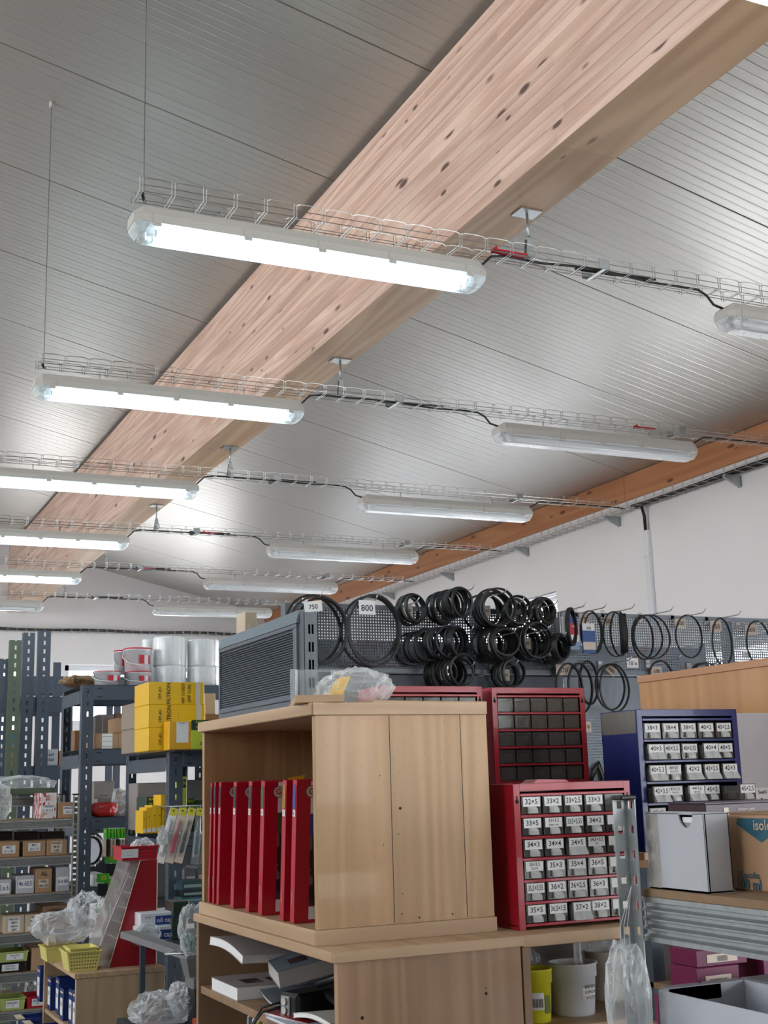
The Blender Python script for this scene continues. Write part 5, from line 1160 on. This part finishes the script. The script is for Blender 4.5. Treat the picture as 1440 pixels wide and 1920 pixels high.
bag('red_bag', 'red plastic bag with faint print on the third level of the dark rack', .17, .10, .082, (at_y(193, 1520, DY+.05).x, DY+.06, DZ[2]), 0, mat('red film', '#a3201f', .3, 0, .15, 12), 61, .1)
bag('clear_bag', 'clear bag hanging over brown parts on the third level', .12, .1, .14, (at_y(233, 1520, DY+.05).x, DY+.08, DZ[2]), 0, bagm, 63, .3)
Dk(225, 1503, 250, 2, cardd, 'dim brown box behind the clear bag on the third level', dy=.2, dep=.15)
for k, (a, b_, y, m_) in enumerate(((176, 200, 1640, plasticw), (202, 224, 1648, dgreen), (226, 250, 1636, cardl))): Dk(a, y, b_, 3, m_, 'small box on the fourth level of the dark rack, %s' % ['left', 'middle', 'right'][k], lab=[(.1, .9, .3, .8, paper, 'KROUZKY', inkb)] if k != 1 else None)
for k, (a, b_, y, lv_, m_, lb_) in enumerate(((158, 182, 1352, 1, cardd, 'brown carton at the back left of the second dark rack level'), (184, 214, 1340, 1, mat('grey carton', '#8c8580', .6), 'grey carton at the back middle of the second dark rack level'), (216, 262, 1338, 1, cardd, 'wide brown carton at the back right of the second dark rack level'),
        (158, 176, 1478, 2, mat('grey carton', '#8c8580', .6), 'narrow grey carton behind the dark post on the third level'), (216, 262, 1482, 2, cardd, 'brown carton at the back right of the third dark rack level'), (228, 262, 1600, 3, dgreen, 'dark green carton at the back of the fourth dark rack level'), (160, 200, 1590, 3, darkin, 'black carton at the back of the fourth dark rack level'))):
    rbox(a, y, b_, DZ[lv_], DY+.47, .12, m_, lb_)
# toothed black ring held against the rack
c = at_y(170, 1595, DY+.12); t = thing('perforated_disc', 'large black perforated ring standing behind the dark post', 'disc', c, rot=(PI/2, 0, .5)); rr_ = .105
mb = MB(); mb.lathe([(.07, -.006), (rr_, -.006), (rr_, .006), (.07, .006), (.07, -.006)], blackp, 28)
for k in range(10): a = 2*PI*k/10; mb.lathe([(0, .0065), (.009, .0065), (.009, -.0065), (0, -.0065)], housing, 8, ((.088)*math.cos(a), .088*math.sin(a), 0))
mb.lathe([(0, .002), (.07, .002)], mat('grey disc', '#5d6166', .4, .1), 28); mb.build('ring_body', t)
# green hooks with packs
for k in range(10):
    px = 197+6*k; c = at_y(px, 1572, DY-.1-.008*k); tag(MB().box(-.012, .012, -.001, .001, -.0, .055, brightg, .0005).box(-.004, .004, -.0014, -.001, .03, .045, lime).box(-.011, .011, -.003, .003, -.10, -.004, [cardl, darkin, cardl][k % 3], .002).build('green_hang_pack', None, loc=(c.x, c.y, c.z), rot=(0, 0, -.9)),
        'small pack with bright green header card on the long hook, %s from left' % ['first', 'second', 'third', 'fourth', 'fifth', 'sixth', 'seventh', 'eighth', 'ninth', 'tenth'][k], 'package', 'green header packs')
for k, (px, py) in enumerate(((208, 1618), (207, 1665), (193, 1655), (191, 1712))):
    c = at_y(px, py, DY-.1); tag(MB().box(-.035, .035, -.001, .001, -.0, .05, brightg, .0005).box(-.01, .02, -.0014, -.001, .015, .04, lime).box(-.03, .03, -.006, .006, -.07, -.004, [darkin, cardl][k % 2], .003).build('green_hang_pack', None, loc=(c.x, c.y, c.z), rot=(0, 0, -.4)),
        'bright green header pack hanging lower beside the red display, %s' % ['top', 'third', 'second', 'lowest'][k], 'package', 'lower green packs')
t = thing('hook_rail', 'thin steel rail carrying the green header packs in front of the dark rack', 'rail', (at_y(195, 1560, DY).x, DY-.03, at_y(195, 1553, DY).z))
MB().tube([(0, .03, 0), (.02, -.06, 0), (.30, -.16, 0)], .003, galv, 6).tube([(0, .03, -.16), (.0, -.07, -.16)], .003, galv, 6).tube([(0, .03, -.38), (.0, -.07, -.38)], .003, galv, 6).build('rail', t)

# ---- second dark rack (yellow boxes on top)
YY = 6.2; yx0 = at_y(317, 1500, YY).x; yx1 = at_y(440, 1500, YY).x
YZ = [zat(345, y, YY) for y in (1407, 1562, 1700, 1860)]
# its left end is the narrow side between the two posts
ry = at_x(255, 1500, yx0).y
dark_rack('dark_rack', 'blue-grey bolted rack carrying the yellow cartons', yx0, yx1, YY, YY+.9, YZ[0], YZ, dsteel, .068, .08, right_post=False, boardm=mat('black shelf board', '#23262b', .6))
zt2 = YZ[0]
def Y_(px0, py0, px1, zr, m, label, dy=.02, dep=.3, **k): return rbox(px0, py0, px1, zr, YY+dy, dep, m, label, **k)
fl = lambda s='OP 631': [(.08, .22, .1, .9, None, s, ink), (.78, .86, 0, 1, papero, '', ink)]
def ytext(t, w, h, writ=False, wid=.0):
    q = MB(); q.text('OP 631', (w*.20, -.0022, h*.5), -Z3, X3, w*.07, ink, h*.6).text('FILTRON', (w*.36, -.0022, h*.5), Z3, -X3, w*.10, ink, h*.92)
    q.text('- - -  - - -', (w*.52, -.0022, h*.5), Z3, -X3, w*.04, ink, h*.7)
    if writ: q.text('WP 11102/3', (w*.62, -.0022, h*.5), Z3, -X3, w*.085, ink, h*.9).text('(WP 1130)', (w*.73, -.0022, h*.5), Z3, -X3, w*.085, ink, h*.8)
    q.card((w*.885, -.0012, h*.5), X3, Z3, w*.09, h, papero); q.build('print', t)
t, w, h = Y_(278, 1364, 385, zt2, yel, 'bottom yellow carton of the stack of three', kind='x', dep=.28, name='yellow_carton'); ytext(t, w, h)
z_ = zt2+h; t, w, h = Y_(278, 1321, 385, z_, yel, 'middle yellow carton of the stack of three', kind='x', dep=.28, name='yellow_carton'); ytext(t, w, h)
z_ += h; t, w, h = Y_(278, 1279, 383, z_, yel, 'top yellow carton with black handwriting', kind='x', dep=.28, name='yellow_carton'); ytext(t, w, h, True)
t, w, h = Y_(317, 1352, 359, zt2, mat('orange yellow carton', '#d9a21c', .4), 'small yellow carton with white barcode label before the stack', dy=-.10, dep=.10, kind='x', lab=[(.33, .86, .25, .97, paper, 'CW 751/1|----|--|||||', ink)], name='yellow_carton')
t, w, h = Y_(359, 1350, 395, zt2, lime, 'lime green carton with dark band beside the small yellow carton', dy=-.10, dep=.10, kind='x', lab=[(0, 1, .66, 1, dgreen, 'MANN|FILTER', lime), (.4, 1, .1, .3, None, 'ZR 903', ink)], name='lime_carton')
ex2 = thing('overhang_board', 'black shelf board edge under the two small front cartons', 'board', (at_y(314, 1405, YY).x, YY-.13, zt2-.006)); MB().box(0, .45, 0, .14, 0, .006, mat('black shelf board', '#23262b', .6)).build('board', ex2)
t, w, h = Y_(252, 1366, 284, zt2, mat('greyish brown carton', '#8f8173', .6), 'lower plain carton left of the yellow stack', dy=.30, dep=.28); z_ = zt2+h+.0016
t, w, h = rbox(252, 1318, 286, z_, YY+.30, .28, mat('greyish brown carton', '#8f8173', .6), 'upper plain carton left of the yellow stack', lab=[(.75, .95, .4, .85, papero, '', ink)])
t, w, h = Y_(384, 1340, 420, zt2, cardd, 'brown carton right of the yellow stack, lower one', dy=.35, dep=.2); rbox(384, 1300, 404, zt2+h+.0016, YY+.36, .2, cardl, 'pale brown carton right of the top yellow carton')
# level 2
for k, (a, b_, y, m_) in enumerate(((268, 274, 1520, yel), (275, 285, 1514, yel), (285, 294, 1510, yel), (294, 304, 1510, yel), (302, 309, 1490, yel))): rbox(a, y, b_, YZ[1], YY+.16, .15, m_, 'narrow yellow filter box on the second level, %s from left' % ['first', 'second', 'third', 'fourth', 'fifth'][k], name='yellow_filter_box', kind='x', lab=[(.1, .9, .05, .2, paper, '|||', ink), (.15, .85, .55, .7, None, '=', ink)])
rbox(274, 1494, 303, YZ[1], YY+.34, .2, dgreen, 'dark green filter carton behind the narrow yellow boxes', kind='x', name='green_carton', lab=[(0, 1, .72, 1, None, 'MANN|FILTER', lime)])
rbox(342, 1456, 350, YZ[1], YY+.10, .2, lime, 'tall lime green carton just right of the dark post', kind='x', name='lime_carton', lab=[(.1, .9, .8, .95, dgreen, 'N', lime)])
for k, (a, b_, y) in enumerate(((351, 366, 1497), (351, 377, 1508), (378, 395, 1500))): rbox(a, y, b_, YZ[1], YY+(.34, .16, .26)[k], .14, dgreen, 'dark green filter carton behind the hanging blister packs, %s' % ['left rear', 'front', 'right'][k], kind='x', name='green_carton', lab=[(.05, .95, .8, 1, None, 'MANN', lime)])
for k, (a, b_, y) in enumerate(((345, 368, 1630), (369, 386, 1626))): rbox(a, y, b_, YZ[2], YY+.1, .2, mat('grey box', '#6d7072', .5), 'grey small box on the third level of the rack, %s' % ['left', 'right'][k], lab=[(.2, .9, .3, .8, papero, '— — —|— —', ink)])
t, w, h = rbox(341, 1676, 381, YZ[2]-.0, YY-.2, .18, mat('teal dark carton', '#20424a', .4), 'dark teal printed carton, upper one by the bookcase edge', kind='x', lab=[(.05, .95, .3, .9, mat('print teal', '#12262b', .4), '2 : : 85', papero)]) if False else (None, 0, 0)
zt3 = YZ[2]
for k, (y0, y1, m_) in enumerate(((1652, 1668, '#24414b'), (1669, 1681, '#14201f'), (1682, 1692, '#1d5a66'))): 
    a = at_y(341, y0, YY-.1); b = at_y(382, y1, YY-.1); tt = thing('dark_carton', 'dark teal printed carton in the pile left of the bookcase, %s' % ['top', 'middle', 'bottom'][k], 'box', (a.x, YY-.1, b.z)); MB().box(0, b.x-a.x, 0, .12, 0, a.z-b.z, mat('carton '+m_, m_, .35), .001).card(((b.x-a.x)*.5, -.0008, (a.z-b.z)*.45), X3, Z3, (b.x-a.x)*.8, (a.z-b.z)*.3, mat('faint print', '#7f9c98', .4)).build('body', tt)
a = at_y(325, 1692, YY-.14); sh = thing('small_bracket_shelf', 'grey bracket shelf holding the dark cartons in front of the rack', 'shelf', (a.x, YY-.22, a.z-.008)); MB().box(0, .45, 0, .22, 0, .007, dsteel, .001).build('board', sh)
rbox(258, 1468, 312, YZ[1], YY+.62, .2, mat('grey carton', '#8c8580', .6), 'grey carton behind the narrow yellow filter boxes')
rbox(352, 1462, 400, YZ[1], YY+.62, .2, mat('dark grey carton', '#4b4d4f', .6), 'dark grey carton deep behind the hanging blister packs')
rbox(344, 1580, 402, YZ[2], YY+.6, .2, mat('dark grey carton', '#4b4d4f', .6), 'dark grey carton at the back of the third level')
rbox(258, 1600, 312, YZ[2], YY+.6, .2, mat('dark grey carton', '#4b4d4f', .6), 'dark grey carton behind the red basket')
# blister packs
hx = at_y(322, 1512, YY-.25)
bt = thing('blister_rail', 'thin rail from which the cable tie blister packs hang', 'rail', (hx.x, YY, hx.z)); MB().tube([(0, 0, 0), (.0, -.24, .0), (.26, -.33, .0)], .003, galv, 6).build('rail', bt)
for k, c_ in enumerate(('#c9d0cf', '#c8204f', '#23211f', '#1d5a6d', '#127a3c', '#8b7a55')):
    p = at_y(327+17*k-(2 if k > 2 else 0), 1515, YY-.26-.012*k); t = thing('blister_pack', 'tilted clear blister pack with %s tool, in the row before the rack' % ['a white', 'a crimson', 'a black', 'a teal', 'a green', 'a brownish'][k], 'package', p, 0, 'hanging blister packs', rot=(0, .26 if k < 3 else .10, -.25)); ht = .255
    MB().box(-.019, .019, -.001, .001, -ht, .0, [paper, papero, papero, clr, clr, clr][k], .0005).card((0, -.0014, -.018), X3, Z3, .032, .034, mat('yellow header', '#c9c33a', .4)).box(-.004, .004, -.003, -.0015, -.016, -.010, darkin).build('backing_card', t)
    m_ = mat('tool '+c_, c_, .35); MB().loft([[(-.012*q, -.004, z), (-.006*q, -.012, z), (.006*q, -.012, z), (.012*q, -.004, z)] for q, z in ((.5, -.21), (1, -.20), (.8, -.16), (1.1, -.14), (.6, -.12), (.25, -.10), (.25, -.06))], m_, smooth=True).build('tool', t)
    MB().loft([[(-.015*q, -.002, z), (-.011*q, -.017, z), (.011*q, -.017, z), (.015*q, -.002, z)] for q, z in ((.8, -.225), (1, -.215), (1, -.13), (1.15, -.115), (.6, -.095), (.5, -.05))], clr).build('blister', t)
bag('clear_bag', 'crumpled white bag tied at the left side of the blister packs', .05, .04, .06, at_y(305, 1585, YY-.28), .3, bagw, 71, .3)

# ---- low wooden unit with the red display
WY = 5.20; wx0, wx1 = at_y(141, 1830, WY).x, at_y(309, 1809, WY).x; WZ = .898
wl = at_z(79, 1790, WZ).y-WY
t = thing('low_shelf_unit', 'low pale laminate shelf unit with blue cartons and the red display on it', 'shelf unit', (wx0, WY, 0))
board_box('side_panel', paleoak, t, .004, wx1-wx0, 0, .018, 0, WZ-.018); board_box('side_panel', paleoak, t, .004, wx1-wx0, wl-.018, wl, 0, WZ-.018)
board_box('top_board', birchy, t, -.002, wx1-wx0+.002, -.003, wl, WZ-.018, WZ); board_box('back_panel', paleoak, t, wx1-wx0-.012, wx1-wx0-.002, .018, wl-.018, 0, WZ-.018)
WS = [WZ-.22, WZ-.46]
for z in WS: board_box('shelf', birchy, t, .01, wx1-wx0-.012, .02, wl-.02, z-.016, z)
for k in range(7):
    y = WY+.06+.13*k+(.02 if k > 2 else 0); o = thing('blue_carton', 'navy carton with white label, upper shelf of the low unit, %s from near end' % ['first', 'second', 'third', 'fourth', 'fifth', 'sixth', 'seventh'][k], 'box', (wx0+.02+.01*(k % 2), y, WS[0]), 0, 'navy cartons on the low unit shelf')
    hh2 = .145-.012*(k % 3); MB().box(0, .2, 0, .004, 0, hh2, bluebox, .001).box(0, .2, .076, .08, 0, hh2, bluebox, .001).box(0, .004, 0, .08, 0, hh2, bluebox, .001).box(.196, .2, 0, .08, 0, hh2, bluebox, .001).box(0, .2, 0, .08, 0, .003, bluebox).box(.02, .18, .012, .068, .003, hh2*.8, darkin).build('carton_body', o)
    MB().card((-.0008, .04, hh2*.42), -Y3, Z3, .05, hh2*.55, paper).text('205', (-.0016, .04, hh2*.5), -Y3, Z3, .02, ink, .04).card((-.0008, .04, hh2*.88), -Y3, Z3, .06, .008, cardl).build('label', o)
for k in range(5):
    y = WY+.10+.17*k; o = thing('blue_carton', 'open navy carton, lower shelf of the low unit, %s from near end' % ['first', 'second', 'third', 'fourth', 'fifth'][k], 'box', (wx0-.055+.01*(k % 2), y, WS[1]), 0, 'navy cartons on the lower low unit shelf')
    hh2 = .19; MB().box(0, .2, 0, .004, 0, hh2, bluebox, .001).box(0, .2, .116, .12, 0, hh2, bluebox, .001).box(0, .004, 0, .12, 0, hh2, bluebox, .001).box(.196, .2, 0, .12, 0, hh2, bluebox, .001).box(0, .2, 0, .12, 0, .003, bluebox).box(-.03, 0, .0, .12, hh2-.002, hh2, cardl).build('carton_body', o)
    MB().card((-.0008, .06, hh2*.35), -Y3, Z3, .06, hh2*.4, paper).build('label', o)
# yellow baskets
tub(126, 1786, 190, WZ, WY+.05, .15, yelp, 'pale yellow plastic basket, nearest on the low unit', None, True, taper=.18)
pz_ = at_y(130, 1786, WY+.05).z
tub(132, 1779, 183, pz_-.02, WY+.06, .13, yelp, 'second pale yellow basket nested inside the nearest one', None, False, taper=.18)
tub(86, 1778, 150, WZ, WY+.42, .16, yelp, 'pale yellow basket behind, filled with plastic bags', None, False, taper=.15)
bag('crumpled_bag', 'crumpled white plastic bags heaped in the rear yellow basket', .22, .16, .12, (at_y(122, 1770, WY+.46).x, WY+.52, WZ+.06), 0, bagw, 81, .35)
bag('crumpled_bag', 'clear plastic bag leaning against the red display', .15, .14, .15, (at_y(158, 1745, WY+.55).x, WY+.50, WZ+.10), 0, bagm, 83, .3)
t, w, h = rbox(90, 1758, 122, WZ+.062, WY+.44, .1, cardl, 'small pale carton lying in the rear yellow basket', lab=[(.1, .9, .5, .95, paper, 'MEZ', ink)])
# red display case
r0 = at_y(204, 1812, WY+.10); r1 = at_y(293, 1812, WY+.10); rt0 = at_y(263, 1613, WY+.10)
w = r1.x-r0.x; hh3 = rt0.z-WZ; wt_ = r1.x-rt0.x
t = thing('red_display', 'red slanted display case with a clear front, standing on the low unit', 'display case', (r0.x, WY+.10, WZ))
def rp(y0, y1, m): return MB().prism([(0, 0), (w, 0), (w, hh3), (w-wt_, hh3)], 'Y', y0, y1, m)
rp(0, .005, mat('red display panel', '#8d0f1e', .35)).build('side_panel', t); rp(.215, .22, mat('red display panel', '#8d0f1e', .35)).build('side_panel', t)
MB().box(w-.004, w, .005, .215, 0, hh3, mat('red display panel', '#8d0f1e', .35)).build('back_panel', t); MB().box(0, w, .005, .215, 0, .004, plasticw).build('base', t)
MB().tube([(0, -.001, 0), (w-wt_, -.001, hh3), (w, -.001, hh3), (w, -.001, 0)], .002, cardl, 4).build('edge_trim', t)
MB().add([(-.002, .005, .0), (w-wt_-.002, .005, hh3), (w-wt_-.002, .215, hh3), (-.002, .215, .0), (-.05, .005, .03), (w-wt_-.04, .005, hh3-.0), (w-wt_-.04, .215, hh3-.0), (-.05, .215, .03)], [(0, 1, 2, 3), (7, 6, 5, 4), (0, 4, 5, 1), (1, 5, 6, 2), (2, 6, 7, 3), (3, 7, 4, 0)], clear('display acrylic', '#8f8686', .14, .32, .2, 8)).build('clear_front', t)
MB().tube([(-.045, .03, .05), (w-wt_-.038, .03, hh3-.05)], .003, plasticw, 5).build('front_rib', t)
for k in range(6):
    u = .12+.14*k; MB().box((w-wt_)*u+.006, (w-wt_)*u+.05, .02, .20, hh3*u-.002, hh3*u+.002, housing).box((w-wt_)*u+.01, (w-wt_)*u+.045, .04, .19, hh3*u+.002, hh3*u+.03, content).build('inner_shelf', t)
tub(228, 1588, 297, WZ+hh3, WY+.11, .16, redp, 'red perforated basket standing on top of the red display', (.0, .45, '— —|— —'), True, taper=.1)
bag('clear_bag', 'rolled clear bag lying in the red basket', .09, .1, .06, (at_y(270, 1585, WY+.16).x, WY+.19, WZ+hh3+.018), 0, bagw, 91, .2)

# ---- desk-like corner between: boxes, grey strip, machine, bags
BY = 4.75; lowz = at_y(300, 1768, BY+.2).z
sh = thing('grey_bench_shelf', 'grey shelf carrying the blue-white cartons behind the grey channel strip', 'shelf', (at_y(258, 1768, BY+.45).x, BY+.40, at_y(258, 1768, BY+.45).z-.01)); shz = at_y(258, 1768, BY+.45).z; shx = at_y(258, 1768, BY+.45).x
MB().box(0, .62, 0, .42, 0, .01, dsteel, .001).box(.0, .02, .0, .02, -shz+.01, 0, dsteel).box(.6, .62, .4, .42, -shz+.01, 0, dsteel).build('board', sh)
wb = mat('white blue carton', '#d3d7dc', .4)
t, w, h = rbox(260, 1737, 325, shz, BY+.45, .2, wb, 'lower white and blue carton of the pair behind the grey strip', kind='x', lab=[(.45, 1, .1, .75, mat('mid blue band', '#1f3f86', .4), 'oil cap', paper), (.05, .4, .55, .8, None, '# % #', ink)])
rbox(263, 1711, 326, shz+h, BY+.46, .19, wb, 'upper white and blue carton of the pair behind the grey strip', kind='x', lab=[(.45, 1, .1, .75, mat('mid blue band', '#1f3f86', .4), 'oil cap', paper), (.05, .4, .55, .8, None, '# % #', ink)])
z_ = shz
for k, y in enumerate((1748, 1720, 1690)):
    t, w, h = rbox(323-1*k+(3 if k == 2 else 0), y, 350+(k == 2)*5, z_, BY+.44, .12, mat('dark olive carton', '#2c3a30', .4), 'dark green carton with a yellow figure, %s of the pile' % ['bottom', 'middle', 'top'][k], kind='x', name='green_carton', lab=[(.45, .9, .25, .8, None, '2', lime)]); z_ += h
bag('clear_bag', 'bag of white plugs before the lower white and blue carton', .10, .05, .07, (at_y(283, 1760, BY+.36).x, BY+.42, shz), 0, bagw, 101, .2)
# tilted grey channel
pa, pb_ = at_y(237, 1757, BY), at_y(350, 1795, BY-.28)
d_ = pb_-pa; t = thing('grey_channel', 'grey plastic channel strip with two grooves, tilted in front of the red display', 'channel', pa, rot=(0, -math.asin(d_.z/d_.length), math.atan2(d_.y, d_.x)))
Ln = d_.length; ch = MB(); ch.loft([[(x, y, z) for (y, z) in ((-.03, 0), (-.03, .022), (-.012, .022), (-.012, .018), (-.006, .018), (-.006, .022), (.006, .022), (.006, .018), (.012, .018), (.012, .022), (.03, .022), (.03, 0), (.026, 0), (.026, .014), (-.026, .014), (-.026, 0))] for x in (0, Ln)], mat('grey channel plastic', '#77777a', .4)); ch.build('channel_body', t)
ct = at_y(370, 1800, BY-.30); t = thing('grey_machine', 'rounded grey machine top with a wire rack left of the bookcase', 'machine', (ct.x, BY-.30, ct.z)); gm = mat('grey machine plastic', '#6b6d70', .4)
MB().loft([[(x*q, y*q, z) for (x, y) in ((-.06, 0), (-.05, -.05), (.02, -.06), (.10, -.05), (.12, 0), (.1, .06), (-.04, .06))] for q, z in ((.75, -.05), (1, .0), (1.05, .012), (1.0, .022))], gm).box(-.03, .1, -.05, .05, -.09-ct.z+.1 if False else -.09, -.05, gm, .004).build('machine_body', t)
MB().tube([(-.12, -.02, .03), (-.05, .05, .036), (.1, .06, .036), (.1, -.04, .034), (-.02, -.06, .032), (-.12, -.02, .03)], .0025, mat('zinc hook', '#c2c4c6', .3, .8), 6).build('wire_rack', t)
pst = thing('machine_stand', 'dark stand under the grey machine', 'stand', (ct.x, BY-.30, 0)); MB().box(-.02, .08, -.03, .05, 0, ct.z-.09, darkin, .004).build('column', pst)
hk = at_y(362, 1745, BY-.36); bag('hook_bag', 'clear bag full of zinc hooks leaning on the grey machine', .085, .06, .165, (hk.x, BY-.34, ct.z+.022), .2, bagm, 111, .12,
    inner=lambda t, w, d, h, rr: [MB().tube([(rr.uniform(-.03, .03), rr.uniform(-.02, .02), rr.uniform(.005, .08)) for _ in range(3)], .002, mat('green zinc hook', '#8fb0a6', .3, .7), 5).build('hook_piece', t) for _ in range(12)])
# bottom pile
bz = at_y(300, 1925, 4.5).z
sb = thing('low_bench', 'low bench with bags at the bottom edge left of the bookcase', 'bench', (at_y(250, 1925, 4.5).x, 4.35, 0)); MB().box(0, .33, 0, .40, 0, bz, darkin, .004).build('bench_body', sb)
bag('crumpled_bag', 'greyish crumpled bags at the bottom edge left of the bookcase', .20, .16, .10, (at_y(312, 1915, 4.5).x, 4.52, bz+.004), 0, bagm, 121, .3)
bag('crumpled_bag', 'clear pointed bag beside the lower bookcase', .12, .12, .115, (at_y(362, 1910, 4.5).x, 4.56, bz+.004), 0, bagw, 123, .3)
tag(MB().box(0, .12, 0, .08, 0, .016, redp, .004).build('red_pack', None, loc=(at_y(236, 1925, 4.4).x+.01, 4.37, bz)), 'red flat pack at the bottom edge below the crumpled bags', 'package')
tag(MB().box(0, .06, 0, .06, 0, .03, mat('orange pack', '#b5532e', .4), .004).build('orange_pack', None, loc=(at_y(350, 1925, 4.4).x+.03, 4.38, bz)), 'orange pack under the bags by the lower bookcase', 'package')
